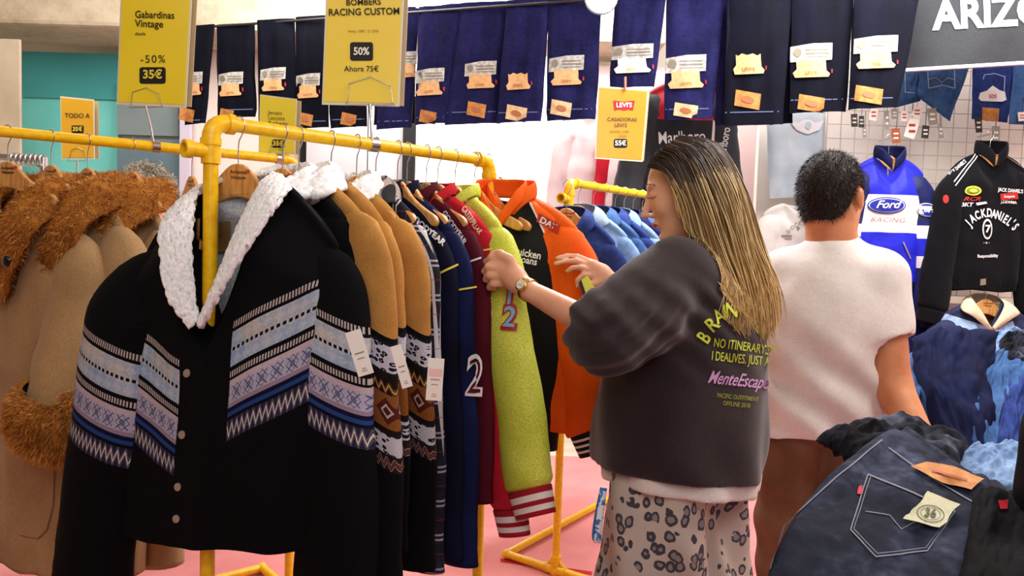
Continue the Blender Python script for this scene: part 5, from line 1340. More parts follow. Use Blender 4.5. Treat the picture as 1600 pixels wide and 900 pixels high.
# ---------------------------------------------------------------- man in the white tee
mh = at(1302, 306, 2.62); FM = frame((.76, .65, .02)); mn = at(1303, 385, 2.6); fm = Vector((.12, .99, 0)).normalized(); lm_ = Vector((-.99, .12, 0)).normalized(); FMB = frame(fm)
mRs, mLs = at(1372, 437, 2.56), at(1232, 432, 2.66)
mRe, mRw = at(1392, 600, 2.48), at(1440, 690, 2.34); mLe, mLw = at(1212, 590, 2.74), at(1222, 690, 2.62)
mc = Vector(((mRs.x+mLs.x)/2-.01, 2.62, 1.05))
def body_man():
    s = S((.7, 2.1, 0), (1.6, 3.0, 1.85), .0065)
    head(s, mh, FM, 1.17, 1.15)
    s.cone(mh+FM @ Vector((-.03, 0, -.05)), mn+Vector((0, 0, -.03)), (.078), .085, .03)
    s.cone(mRs, mLs, .06, .06, .05); s.ell(mn+Vector((0, 0, -.2)), (.13, .19, .2), FMB, .05); s.ell(mc, (.14, .18, .2), FMB, .06)
    for q in (1, -1): s.ell(mh+FM @ Vector((-.016, .100*q, -.012)), (.022, .012, .036), FM, .004); s.ell(mh+FM @ Vector((-.008, .112*q, -.010)), (.012, .007, .022), FM, .003, sub=True)
    hip = Vector((mc.x, mc.y, .9)); s.ell(hip, (.14, .18, .13), FMB, .05)
    s.chain([mRs, mRe, mRw], [.074, .062, .042], .02); s.chain([mLs, mLe, mLw], [.06, .05, .034], .02)
    for q in (1, -1):
        h = hip+lm_*.095*q; s.chain([h, h+Vector((0, .0, -.42)), h+Vector((0, -.03, -.82))], [.09, .065, .045], .03)
        s.cone(h+Vector((0, -.03, -.86)), h+fm*.16+Vector((0, 0, -.87)), .036, .032, .02)
    for w, e in ((mRw, mRe), (mLw, mLe)):
        d = (w-e).normalized(); sd = d.cross(Vector((0, 1, 0))).normalized(); pm = w+d*.06
        s.cone(w, pm, .034, .03, .015)
        for k in range(4):
            b = pm+sd*(.024-.016*k); L_ = (.03, .034, .032, .025)[k]
            s.chain([b, b+d*L_, b+d*(L_*1.7)+Vector((0, .012, -.006)), b+d*L_*2.1+Vector((0, .026, -.012))], [.011, .0095, .0085, .0075], .004)
        s.chain([w+d*.02+sd*.03, w+d*.05+sd*.045, w+d*.08+sd*.048], [.013, .011, .009], .008)
    o = s.build('person', SKINM, None, sm=1)
    return tag(o, 'man with short dark hair in plain white tee seen from behind', 'person')
man = body_man()
def tee():
    s = S((.7, 2.1, .6), (1.65, 3.05, 1.6), .0072)
    s.cone(mn+Vector((0, 0, -.05)), mn+Vector((0, 0, -.02)), .095, .088, .03)
    s.cone(mRs+Vector((0, 0, .006)), mLs+Vector((0, 0, .006)), .082, .08, .07)
    s.ell(mn+Vector((0, 0, -.22)), (.165, .225, .23), FMB, .06); s.ell(mc+Vector((-.01, 0, .02)), (.185, .228, .28), FMB, .08); s.ell(mc+Vector((-.01, 0, -.2)), (.185, .235, .22), FMB, .08)
    for a, b, f in ((mRs, mRe, .56), (mLs, mLe, .54)):
        e = a.lerp(b, f); d = (b-a).normalized(); q = s.like().cone(a, e+d*.05, .092, .088, .05).cut(e, d); s.merge(q, .05)
    s.field(lambda D, x, y, z: D+.009*np.sin((z+(x-mc.x)*.8)*2*math.pi/.16+2*wav(x, y, z, 2.2, 21))*np.clip((1.25-z)/.3, .15, 1)+.004*wav(x, y, z, 5, 8)+.004*np.sin(np.arctan2(y-mc.y, x-mc.x)*10)*np.clip((1.0-z)/.2, 0, 1))
    for a, b, f in ((mRs, mRe, .56), (mLs, mLe, .54)):
        e = a.lerp(b, f); d = (b-a).normalized(); s.cone(e-d*.03, e+d*.06, .078, .082, .004, sub=True)
    s.cut(tuple(at(1300, 690, 2.42)), (.12, -.05, -1))
    o = s.build('white_tee', WHT, None, sm=2); return local(o, man)
tee()
CHINO = cloth('brown_chino', '#6a4a34', '#80604a', 5, .85, 600)
def chinos():
    s = S((.7, 2.1, .02), (1.65, 3.05, 1.1), .0085); hip = Vector((mc.x, mc.y, .9))
    s.ell(hip, (.17, .205, .16), FMB, .05)
    for q in (1, -1):
        h = hip+lm_*.10*q; s.chain([h, h+Vector((0, .0, -.42)), h+Vector((0, -.02, -.80))], [.12, .098, .085], .03)
    s.field(lambda D, x, y, z: D+.006*wav(x, y, z, 5, 31)+.004*np.sin(z*40+x*20))
    s.cut((0, 0, .05), (0, 0, -1)); return local(s.build('brown_trousers', CHINO, None, sm=1), man)
chinos()
for q in (1, -1):
    c = Vector((mc.x, mc.y, 0))+lm_*.10*q; local(G().sphere(c+fm*.06+Vector((0, 0, .045)), (.15, .052, .045), 20, 12, rot=FMB).build('shoe', plain('dark_shoe', '#2a2624', .5)), man)
# short hair: cap and bristles
DKH = M('short_dark_hair', .55, spec=.4); _t = DKH.attr('tint'); DKH.col(DKH.ramp(_t, [(.0, '#140d0b'), (.6, '#2a1c18'), (.8, '#6b625c'), (1, '#a39c94')])); DKH = DKH.m
def mancap():
    s = S(mh-Vector((.2, .2, .16)), mh+Vector((.2, .2, .22)), .005)
    s.ell(mh+FM @ Vector((-.022, 0, .040)), (.119, .096, .108), FM, .01); s.ell(mh+FM @ Vector((-.062, 0, -.02)), (.066, .082, .095), FM, .03)
    s.cut(tuple(mh+FM @ Vector((.062, 0, .04))), FM @ Vector((1, 0, -.55)))
    for q in (1, -1): s.ell(mh+FM @ Vector((.012, .112*q, -.022)), (.056, .056, .062), FM, .01, sub=True)
    s.cut(tuple(mh+FM @ Vector((-.06, 0, -.085))), (0, 0, -1))
    o = s.build('short_hair', plain('hair_cap', '#1c1310', .7), None, sm=2); sp = sample_mesh(o, 9000); v = []; f = []; ti = []
    for p, n in sp:
        lp = FM.transposed() @ (Vector(p)-mh)
        d = n*.55+np.array(FM @ Vector((-.25, 0, -.55)))+rng.normal(0, .22, 3); d /= np.linalg.norm(d); sd = np.cross(d, n); sd /= np.linalg.norm(sd)+1e-9
        L_ = rng.uniform(.010, .020); b = len(v); v += [p-sd*.0009, p+sd*.0009, p+d*L_+n*.002]; f.append((b, b+1, b+2))
        ti += [np.clip(rng.beta(1.4, 3)+.35*max(0, lp.z-.06)/.06*rng.uniform(0, 1), 0, 1)]*3
    h = mesh('hair_bristles', v, f, DKH, o); a = h.data.attributes.new('tint', 'FLOAT', 'POINT'); a.data.foreach_set('value', ti)
    local(o, man); h.data.transform(man.matrix_world.inverted())
mancap()
# ---------------------------------------------------------------- person behind the coats: only the curly grey head shows
ph = at(232, 308, 3.3)
def other():
    s = S((ph.x-.35, 3.0, 0), (ph.x+.35, 3.65, 1.9), .009); fr = frame((.3, .95, 0)); head(s, ph, fr)
    nk = ph+Vector((0, 0, -.14)); s.cone(ph, nk, .055, .06, .02); s.cone(nk+Vector((.16, 0, -.08)), nk+Vector((-.16, 0, -.08)), .055, .055, .04)
    c = Vector((ph.x, ph.y, 1.1)); s.ell(c+Vector((0, 0, .1)), (.18, .12, .25), None, .06); s.ell(c+Vector((0, 0, -.18)), (.17, .13, .16), None, .05)
    for q in (1, -1):
        a = nk+Vector((.18*q, 0, -.1)); s.chain([a, a+Vector((.04*q, 0, -.28)), a+Vector((.03*q, .03, -.54)), a+Vector((.03*q, .04, -.62))], [.05, .042, .03, .035], .02)
        h = c+Vector((.09*q, 0, -.25)); s.chain([h, (h.x, h.y, .45), (h.x, h.y+.02, .07)], [.09, .06, .045], .03); s.cone((h.x, h.y, .05), (h.x, h.y+.15, .035), .04, .03, .02)
    o = s.build('person', SKINF, None, sm=1); tag(o, 'person with curly grey hair standing behind the camel coats', 'person')
    s = S((ph.x-.38, 3.0, .6), (ph.x+.38, 3.65, 1.6), .01); s.cone(nk+Vector((.16, 0, -.08)), nk+Vector((-.16, 0, -.08)), .075, .075, .04); s.ell(c+Vector((0, 0, .1)), (.2, .14, .27), None, .06); s.ell(c+Vector((0, 0, -.2)), (.2, .155, .2), None, .05)
    for q in (1, -1):
        a = nk+Vector((.18*q, 0, -.1)); s.chain([a, a+Vector((.04*q, 0, -.28)), a+Vector((.03*q, .03, -.5))], [.07, .06, .05], .03)
    local(s.build('grey_jumper', cloth('grey_knit', '#5d6066', '#73767c', 8), None, sm=1), o)
    s = S((ph.x-.3, 3.0, .08), (ph.x+.3, 3.65, 1.0), .012)
    for q in (1, -1):
        h = c+Vector((.09*q, 0, -.22)); s.chain([h, (h.x, h.y, .45), (h.x, h.y+.02, .12)], [.115, .085, .07], .03)
    local(s.build('dark_trousers', NAVY, None, sm=1), o)
    v = []; f = []; ti = []; g = G()
    for k in range(420):
        d = rng.normal(0, 1, 3); d[2] = abs(d[2])*1.0-.25; d /= np.linalg.norm(d); p = np.array(ph)+np.array((-.0, .0, .03))+d*np.array((.10, .115, .105)); r_ = rng.uniform(.008, .014); t0 = rng.uniform(0, 6); ax = rng.normal(0, 1, 3); ax /= np.linalg.norm(ax)
        e1 = np.cross(ax, d); e1 /= np.linalg.norm(e1)+1e-9; e2 = np.cross(ax, e1)
        g.tube([p+(e1*math.cos(t0+q*.7)+e2*math.sin(t0+q*.7))*r_+ax*.0028*q for q in range(11)], .0022, 4, cap=False)
    hb = S(np.array(ph)-.18, np.array(ph)+.18, .007).ell(ph+Vector((0, 0, .03)), (.09, .10, .1), None, .01)
    m = cloth('curly_grey_hair', '#8d8678', '#d8d2c6', 30, .6); b = hb.build('curly_hair', m, None, sm=1); cu_ = local(g.build('curls', m), o); cu_['kind'] = 'stuff'; local(b, o)
other()
# ============================================================ wall grid and the garments shown on it
GY = 4.16
t = empty('grid_panel', 'white wire grid panel behind the blue and the black racing jackets', 'grid panel', at(1470, 300, GY), 0)
g = G(); wm = plain('white_wire', '#b9b4ac', .4)
a = at(1300, 60, GY); b = at(1740, 470, GY); nx = int((b.x-a.x)/.075); nzc = int((a.z-b.z)/.075)
for i in range(nx+1): x = a.x+i*.075; g.tube([Vector((x, GY, b.z))-t.location, Vector((x, GY, a.z))-t.location], .0022, 6)
for i in range(nzc+1): z = b.z+i*.075; g.tube([Vector((a.x, GY, z))-t.location, Vector((b.x, GY, z))-t.location], .0022, 6)
g.build('wire_mesh', wm, t)
# ARIZONA banner
P = [at(1408, -130, 3.84), at(1700, -150, 3.50), at(1700, 89, 3.50), at(1408, 107, 3.84)]; c = sum(P, Vector())/4
bn = empty('banner', 'dark grey banner with big white letters at the upper right', 'banner', c)
BKM = cloth('charcoal_board', '#2a2b2e', '#34363a', 4, .7, 300)
def plate(P, th, name, mat, par, c, back=Vector((0, 1, 0))):
    return G().add([p-c for p in P]+[p-c+back*th for p in P], [(0, 1, 2, 3)[::-1], (4, 5, 6, 7), (0, 1, 5, 4), (1, 2, 6, 5), (2, 3, 7, 6), (3, 0, 4, 7)]).build(name, mat, par, smooth=False)
bp = plate(P, .04, 'board', BKM, bn, c)
q = [P[3], P[2], P[2]+Vector((0, -.006, -.016)), P[3]+Vector((0, -.006, -.016))]; plate(q, .03, 'edge_strip', plain('pale_edge', '#b9b2ae', .5), bn, c)
text('ARIZONA', 1459, 26, 45, bp, WHITEP, bn, 3, bold=.035, align='LEFT', sx=.93, off=.004, vang=92, sub=25)
# garments on the grid
def wall_garment(px, py, Y, label, P, hl, name='jacket', rz=0, hs=True, group=None):
    p = at(px, py, Y)
    if hs:
        h = hang(p+Vector((0, 0, DROP+.005)), rz, hl, 'wooden hangers on the wall grid'); G().tube([(0, 0, .0), (0, .14, .0)], .004, 8).build('grid_arm', CHROME, h)
    return garment(label, 'jacket' if name == 'jacket' else name, group, p, rz, P, name)
m = M('blue_racing_body', .6); U, V, _ = m.uv(); 
m.col(m.mix(V.between(-.385, -.195), m.mix(V.lt(-.63), '#1c22c4', '#0b1238'), '#efeae4')); m.bump(m.noise(40, 4), .4, .006); FORDB = m.m
m = M('blue_racing_sleeve', .6); U, V, _ = m.uv(); _c = m.mix(V.lt(-.10)*V.gt(-.33), '#141c66', '#0f1850'); _c = m.mix(V.between(-.50, -.41), _c, '#1c22c4'); _c = m.mix(V.between(-.41, -.345)+V.between(-.56, -.50), _c, '#efeae4')
m.col(_c); m.bump(m.noise(40, 4), .4, .006); FORDS = m.m
BW = dict(sw=.185, cw=.185, hw=.17, L=.70, th=.07, nw=.075, V=.07, slope=.45, fold=.014, res=(50, 56), ang=6, r0=.085, r1=.07, flat=.7, SL=.64, gather=.06, wr=.07)
def W_(**k): d = dict(BW); d.update(k); return d
jf = wall_garment(1388, 246, 3.97, 'bright blue and white racing jacket with an oval logo on the wall grid', W_(body=FORDB, sleeve=FORDS, collar='stand', cmat=DKBLUE, ch=.055, cuff=DKBLUE, seed=50, ang=(6, 6)), 'pale wooden hanger in the collar of the bright blue racing jacket')
T = bvh_of([jf['b'], jf['s1'], jf['s-1']]); FB_ = plain('oval_blue', '#1a2aa0', .5); tt_ = jf['t']
def oval(cx, cy, w, h, mat, T, par, off, ang=0, n=28, name='logo_oval', sub=12):
    ca, sa = math.cos(R(ang)), math.sin(R(ang)); return poly(name, [(cx+w/2*math.cos(a)*ca-h/2*math.sin(a)*sa, cy+w/2*math.cos(a)*sa+h/2*math.sin(a)*ca) for a in [2*math.pi*k/n for k in range(n)]], T, mat, par, off, sub)
oval(1385, 321, 60, 26, FB_, T, tt_, .004); oval(1385, 321, 56, 22.5, WHITEP, T, tt_, .006); oval(1385, 321, 53, 20, FB_, T, tt_, .008)
text('Ford', 1385, 320, 11.5, T, WHITEP, tt_, 0, bold=.02, shear=.45, sx=1.15, off=.011)
oval(1448, 328, 33, 21, WHITEP, T, tt_, .004, 8); oval(1448, 328, 30, 18, FB_, T, tt_, .006, 8); text('Ford', 1448, 328, 8.5, T, WHITEP, tt_, -8, bold=.02, shear=.4, sx=1.0, off=.009)
text('RACING', 1386, 344, 7, T, REDP, tt_, -2, bold=-.005, sx=1.35, sp=1.1, off=.005, shear=.3)
G().tube([tt_.matrix_world.inverted() @ at(1387, 262, 3.88), tt_.matrix_world.inverted() @ at(1387, 274, 3.88)], .004, 8).build('zip_pull', CHROME, tt_)
for x0, y0, x1, y1 in ((1411, 378, 1422, 404), (1345, 371, 1342, 385)): poly('pocket_zip', [(x0-1.2, y0), (x0+1.2, y0), (x1+1.2, y1), (x1-1.2, y1)], T, GREYP, tt_, .004)
jd = wall_garment(1546, 240, 3.9, 'black racing jacket with white arched lettering and sponsor patches on the wall grid', W_(body=BLK, sleeve=BLK, sw=.19, cw=.19, hw=.18, collar='stand', cmat=BLK, ch=.06, cuff=BLK, seed=55, L=.69, r0=.08, ang=(6, 8), SL=.64), 'pale wooden hanger in the collar of the black racing jacket')
T = bvh_of([jd['b'], jd['s1'], jd['s-1']]); t = jd['t']
for ch, x, y, a in zip("JACK", (1513, 1519, 1527, 1536), (349, 342, 337, 334), (42, 32, 20, 10)): text(ch, x, y, 13, T, WHITEP, t, a, bold=.03, sx=.62, off=.004, name='arched_letter')
for ch, x, y, a in zip("DANIEL'S", (1545, 1552, 1559, 1565, 1570, 1576, 1581, 1585), (333, 335, 337, 340, 343, 347, 349, 355), (0, -8, -16, -24, -30, -36, -42, -48)): text(ch, x, y, 13, T, WHITEP, t, a, bold=.03, sx=.58, off=.004, name='arched_letter')
oval(1542, 358, 15, 32, WHITEP, T, t, .004); oval(1542, 358, 11, 25, BLK, T, t, .006); text('7', 1542, 358, 11, T, WHITEP, t, 0, bold=.03, off=.009)
oval(1520, 298, 26, 15, YELP, T, t, .004); oval(1520, 298, 21, 10, plain('leaf_green', '#6a8a2a', .6), T, t, .006); oval(1520, 298, 12, 6, YELP, T, t, .008)
text('RCR', 1518, 311, 6, T, REDP, t, 0, bold=.02, sx=1.6, shear=.4); text('BKT', 1510, 320, 6, T, WHITEP, t, 0, bold=.02, sx=1.2, shear=.2); poly('cross_badge', [(1524, 317), (1540, 315), (1542, 318), (1526, 321)], T, WHITEP, t, .004)
text("JACK DANIEL'S", 1579, 298, 5.5, T, WHITEP, t, -5, bold=.02, sx=.75); poly('red_patch', [(1562, 303), (1589, 300), (1590, 311), (1563, 313)], T, REDP, t, .004); text('Snapon', 1576, 307, 4, T, WHITEP, t, 2, bold=.02, off=.006)
text('J.DEWMA', 1576, 316, 4.5, T, WHITEP, t, -4, bold=.02, sx=.9)
text('- o -', 1541, 379, 4, T, WHITEP, t, bold=.01); text('Responsibility', 1543, 400, 5, T, WHITEP, t, 2, bold=.02, sx=.8)
text("JACK DANIEL'S", 1496, 262, 5, T, WHITEP, t, 40, bold=.02, sx=.7); oval(1478, 311, 9, 13, REDP, T, t, .004)
for x0, y0, x1, y1 in ((1490, 284, 1524, 240), (1492, 290, 1527, 243), (1566, 240, 1598, 262)): poly('white_piping', [(x0, y0), (x1, y1), (x1+1, y1+1), (x0+1, y0+1)], T, WHITEP, t, .004)
poly('hem_patch', [(1531, 436), (1540, 435), (1541, 445), (1532, 446)], T, GREYP, t, .004)
# denim shirt and dark garment lower on the grid
LDEN = denim('pale_denim', '#5f7ea8', '#8fadd0'); MDEN = denim('mid_denim', '#2c4a78', '#466a9c'); PDEN = denim('washed_denim', '#7d97b4', '#a9bed2')
m = M('two_tone_denim', .85); U, V, _ = m.uv(); n = m.noise(40, 3); m.col(m.mix((V*-1.0+U.ab()*.3).gt(.13)*U.lt(.12), m.ramp(n, [(.3, '#1f2440'), (.7, '#2c3358')]), m.ramp(n, [(.3, '#7f9cc8'), (.7, '#a3bce0')]))); TWOD = m.m
js = wall_garment(1540, 470, 3.86, 'denim jacket with cream collar hanging below the black racing jacket', W_(body=TWOD, sleeve=TWOD, sw=.24, cw=.24, hw=.24, collar='shirt', cmat=cloth('cream_cord', '#cfc0a2', '#e2d6bb', 20), cwid=.07, V=.13, seed=61, gather=0, lining=cloth('khaki_lining', '#a9a184', '#b9b297')), 'wooden hanger in the cream collar')
T = bvh_of(js['b']); lbl = poly('brown_label', [(1524, 480), (1550, 480), (1550, 497), (1525, 497)], T, plain('label_brown', '#7a3f22', .6), js['t'], .012)
poly('red_size_tag', [(1551, 510), (1561, 510), (1561, 530), (1551, 530)], T, REDP, js['t'], .004)
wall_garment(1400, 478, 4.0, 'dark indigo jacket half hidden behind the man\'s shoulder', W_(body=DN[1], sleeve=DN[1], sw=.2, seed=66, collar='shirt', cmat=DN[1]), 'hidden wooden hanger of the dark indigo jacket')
# jeans pinned up under the banner
def up_jeans(label, ctrl, Y, mat, tick=None, patch=None, seed=0, group='jeans pinned on the wall grid'):
    """folded jeans hung flat: control polygon TL TR BR BL in the picture at distance Y"""
    TL, TR, BR, BL = [at(x, y, Y) for x, y in ctrl]; c = (TL+TR)/2; t = empty('hanging_jeans', label, 'jeans', c, 0, group)
    o = slab_cloth([TL, TR, BR, BL], mat, t, c, seed, .02); T = bvh_of(o); W = ctrl[1][0]-ctrl[0][0]; x0 = min(ctrl[0][0], ctrl[3][0]); y1 = ctrl[2][1]; y0 = ctrl[0][1]
    return t, o, T
def slab_cloth(Q, mat, par, c, seed, th=.02, name='denim_cloth', amp=.012, n=30, up=Vector((0, -1, 0))):
    rows = []
    for side in (0, 1):
        rr = []
        for i in range(n+1):
            v = i/n; r = []
            for j in range(n+1):
                u = j/n; p = Q[0].lerp(Q[1], u).lerp(Q[3].lerp(Q[2], u), v)
                e = (1-(2*u-1)**8)**.5*(1-(2*v-1)**8)**.5
                f = nz(u*3+seed, v*2, seed)*amp+nz(u*8, v*5+seed, 1)*amp*.4
                p = p+up*((th/2*e+f) if side == 0 else (-th/2*e+f)); r.append(p-c)
            rr.append(r)
        rows.append(rr)
    g = G().grid(rows[0]).grid(rows[1], flip=True); m1 = n+1
    per = [(0, j) for j in range(n)]+[(i, n) for i in range(n)]+[(n, j) for j in range(n, 0, -1)]+[(i, 0) for i in range(n, 0, -1)]
    b = m1*m1
    for k in range(len(per)):
        a, d = per[k], per[(k+1) % len(per)]; g.f.append((a[0]*m1+a[1], d[0]*m1+d[1], b+d[0]*m1+d[1], b+a[0]*m1+a[1])); g.mi.append(0)
    return g.build(name, mat, par)
def seam(T, par, pts, w=.6, mat=None, off=.002):
    for (x0, y0), (x1, y1) in zip(pts[:-1], pts[1:]):
        L_ = math.hypot(x1-x0, y1-y0)+1e-6; nx_, ny_ = -(y1-y0)/L_*w, (x1-x0)/L_*w
        poly('seam_stitch', [(x0+nx_, y0+ny_), (x1+nx_, y1+ny_), (x1-nx_, y1-ny_), (x0-nx_, y0-ny_)], T, mat or STITCH, par, off)
PST = plain('pale_blue_stitch', '#9fb0c8', .7)
t, o, T = up_jeans('mid blue jeans pinned up left of the darker pair under the banner', [(1440, 104), (1516, 102), (1484, 190), (1432, 150)], 4.1, MDEN, seed=2)
seam(T, t, [(1449, 110), (1451, 138), (1472, 133), (1492, 138), (1491, 110)], mat=PST); seam(T, t, [(1451, 124), (1462, 121), (1471, 129), (1480, 122), (1491, 124)], .4, mat=PST)
t, o, T = up_jeans('mid blue jeans leg between the jeans row and the pinned pairs', [(1408, 108), (1445, 106), (1438, 158), (1400, 168)], 4.12, MDEN, seed=5)
seam(T, t, [(1414, 112), (1414, 144), (1436, 146), (1437, 112)], mat=PST)
t, o, T = up_jeans('dark pinned jeans with white flasher card marked 505', [(1520, 104), (1588, 102), (1574, 192), (1518, 186)], 4.08, DN[2], seed=7)
seam(T, t, [(1536, 124), (1538, 117), (1554, 115), (1570, 120), (1568, 154)], mat=PST)
k = poly('pocket_card', [(1531, 145), (1541, 142), (1550, 134), (1561, 141), (1570, 144), (1572, 156), (1566, 159), (1532, 158), (1528, 154)], T, WHITEP, t, .004); text('505', 1550, 151, 6, T, REDP, k, 0, bold=.01, off=.006)
poly('leather_patch', [(1534, 168), (1561, 170), (1559, 190), (1534, 187)], T, LEATHER, t, .004)
t, o, T = up_jeans('blue jeans pinned at the right edge under the banner', [(1584, 100), (1650, 98), (1640, 196), (1576, 194)], 4.06, MDEN, seed=9)
# dangling paper tags of the pinned jeans
TG = [plain('tag_white', '#e8e2da', .6), plain('tag_black', '#2a2622', .6), plain('tag_rust', '#a8532c', .6), plain('tag_grey', '#8f8a80', .6)]
for i, (x, y, w, h, k, a) in enumerate(((1335, 188, 10, 20, 1, 3), (1346, 190, 8, 18, 1, -2), (1365, 178, 12, 20, 0, -12), (1398, 178, 10, 16, 3, 2), (1400, 212, 13, 23, 2, 4), (1413, 181, 10, 17, 0, -3), (1433, 175, 14, 18, 0, -22), (1446, 206, 11, 20, 1, -6), (1457, 182, 14, 26, 3, 6), (1425, 200, 17, 32, 0, -18), (1470, 205, 7, 22, 3, 8), (1386, 188, 7, 30, 3, 3), (1529, 195, 10, 24, 1, 6), (1556, 211, 12, 28, 3, -2), (1597, 182, 12, 14, 0, 5), (1351, 206, 6, 20, 3, 2))):
    c = at(x, y, 4.04); t = empty('paper_tag', 'small paper tag dangling under the pinned jeans on the wall grid', 'tag', c, 0, 'small paper tags dangling from the pinned jeans')
    ca, sa = math.cos(R(a)), math.sin(R(a)); pt = [at(x+dx*ca+dy*sa, y-dx*sa+dy*ca, 4.04) for dx, dy in ((-w/2, -h/2), (w/2, -h/2), (w/2, h/2), (-w/2, h/2))]
    o = plate(pt, .002, 'card', TG[k], t, c); T = bvh_of(o)
    for yy in (-.2, .1): poly('tag_print', [(x-w*.3, y+h*yy), (x+w*.3, y+h*yy), (x+w*.3, y+h*(yy+.12)), (x-w*.3, y+h*(yy+.12))], T, TG[0] if k else REDP, o, .001, 60)
    G().tube([at(x+2, y-h/2-22, 4.05)-c, at(x, y-h/2+1, 4.039)-c], .0012, 6).build('tag_string', BLACKP, t)
# light blue overall and white printed tee on the wall
t, o, T = up_jeans('light blue washed denim dungarees hanging on the wall behind the man', [(1196, 165), (1330, 160), (1318, 305), (1203, 310)], 4.35, cloth('sky_wash', '#c3d8e6', '#dfecf4', 6), seed=12, group=None); t['category'] = 'dungarees'; t.name = 'dungarees'
WPR = plain('white_emblem', '#f2f4f6', .6)
oval(1260, 198, 30, 22, WPR, T, t, .003); poly('wing_emblem', [(1233, 188), (1258, 196), (1288, 188), (1280, 203), (1262, 210), (1244, 203)], T, WPR, t, .004); oval(1262, 196, 10, 12, cloth('sky_wash2', '#c3d8e6', '#dfecf4', 6), T, t, .006)
TE = dict(sw=.20, cw=.21, hw=.22, L=.62, th=.05, nw=.085, V=.06, slope=.3, fold=.008, res=(40, 40), ang=24, r0=.08, r1=.08, flat=.6, SL=.28, wr=.05, body=WHT, sleeve=WHT)
tg = garment('white tee with grey arched wordmark on the wall behind the man\'s neck', 'tee', None, at(1248, 318, 4.3), 0, TE, 'tee_shirt'); T = bvh_of(tg['b'])
for ch, x, y, a in zip('DOCKERS', (1232, 1238, 1244, 1250, 1256, 1262, 1268), (362, 356, 352, 349, 349, 351, 355), (48, 34, 20, 6, -6, -18, -30)): text(ch, x, y, 6.5, T, GREYP, tg['t'], a, bold=.01, sx=.8, off=.004, name='print_letter')
poly('wing_print', [(1220, 367), (1238, 367), (1236, 370), (1222, 370)], T, GREYP, tg['t'], .004); poly('wing_print', [(1224, 372), (1238, 372), (1236, 374), (1228, 374)], T, GREYP, tg['t'], .004); oval(1247, 357, 5, 5, GREYP, T, tg['t'], .004)
# ============================================================ behind the woman: Marlboro jacket, pale tops
m = M('black_red_racing', .6); U, V, _ = m.uv(); m.col(m.mix((V.gt(-.22)+U.gt(.17)).gt(.5), m.mix(U.gt(.155), '#24262b', '#e6e1de'), '#c2202e')); m.bump(m.noise(30, 3), .3, .004); MRL = m.m
jm = garment('black and red racing jacket with white script behind the woman\'s head', 'jacket', None, at(1068, 128, 4.35), R(0), dict(sw=.22, cw=.25, hw=.24, L=.70, th=.08, nw=.075, V=.07, slope=.4, fold=.012, res=(50, 50), ang=10, r0=.10, r1=.08, flat=.7, SL=.6, body=MRL, sleeve=cloth('gunmetal_satin', '#34373e', '#42464e', 6, .5), collar='stand', cmat=RED))
T = bvh_of([jm['b'], jm['s1']]); text('Marlboro', 1065, 215, 19, T, WHITEP, jm['t'], 3, bold=.005, sx=.72, off=.004); text('Marlboro', 1131, 225, 12, T, WHITEP, jm['t'], 80, bold=.02, sx=.8, off=.004)
poly('red_badge', [(1128, 172), (1140, 174), (1140, 186), (1129, 184)], T, WHITEP, jm['t'], .004)
PPK = cloth('pale_pink_cloth', '#dbc3c6', '#ecd8da', 5)
garment('pale pink sweatshirt on the back wall left of the amber sign', 'sweatshirt', 'pale tops on the back wall', at(920, 175, 5.0), 0, dict(sw=.16, cw=.17, hw=.17, L=.62, th=.06, nw=.07, V=.05, slope=.4, fold=.012, res=(40, 40), ang=6, r0=.07, r1=.055, flat=.7, SL=.5, body=PPK, collar='stand', cmat=PPK), 'sweatshirt')
garment('pale top with a red and a dark side stripe below the amber sign', 'top', 'pale tops on the back wall', at(985, 178, 4.9), 0, dict(sw=.15, cw=.16, hw=.16, L=.6, th=.06, nw=.07, V=.05, slope=.4, fold=.01, res=(40, 40), ang=4, r0=.05, r1=.045, flat=.7, SL=.5, body=PPK, sleeve=RED), 'striped_top')
# ============================================================ denim rack
rzD = rzperp(du); DBx = DB
def dh(px, label, drz=0):
    p = on_rail(px, DA, DB, DZ); return hang(p, rzD+drz, label, 'wooden hangers on the denim rack'), p
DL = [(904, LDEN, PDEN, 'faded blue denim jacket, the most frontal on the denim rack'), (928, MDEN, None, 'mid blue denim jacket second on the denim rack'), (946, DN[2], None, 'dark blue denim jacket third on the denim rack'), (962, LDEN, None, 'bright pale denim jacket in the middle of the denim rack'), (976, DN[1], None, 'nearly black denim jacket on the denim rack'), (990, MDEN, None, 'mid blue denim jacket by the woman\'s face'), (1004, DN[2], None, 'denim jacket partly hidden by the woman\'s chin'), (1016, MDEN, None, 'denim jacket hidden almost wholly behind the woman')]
for i, (px, mt, li, lab) in enumerate(DL):
    h, p = dh(px, 'wooden hanger %s on the denim rack' % ('nearest the corner joint', 'second from the corner joint', 'third from the corner joint', 'in the middle', 'just past the middle', 'beside the woman\'s brow', 'by the woman\'s nose', 'behind the woman')[i], R(16 if i == 0 else 6))
    g = garment(lab, 'jacket', 'denim jackets on the denim rack', p+Vector((0, 0, -DROP-.02)), rzD+R(16 if i == 0 else 6), dict(sw=.215, cw=.235, hw=.23, L=.6, th=.035 if i else .06, nw=.078, V=.14, slope=.5, fold=.008, res=(40, 40), ang=6, r0=.09, r1=.07, flat=.45, SL=.6, body=mt, sleeve=mt, collar='shirt', cmat=li or mt, cwid=.07, lining=PDEN, seed=70+i*3, wr=.05))
    if i == 0:
        bt = bvh_of(g['b']); g0 = g
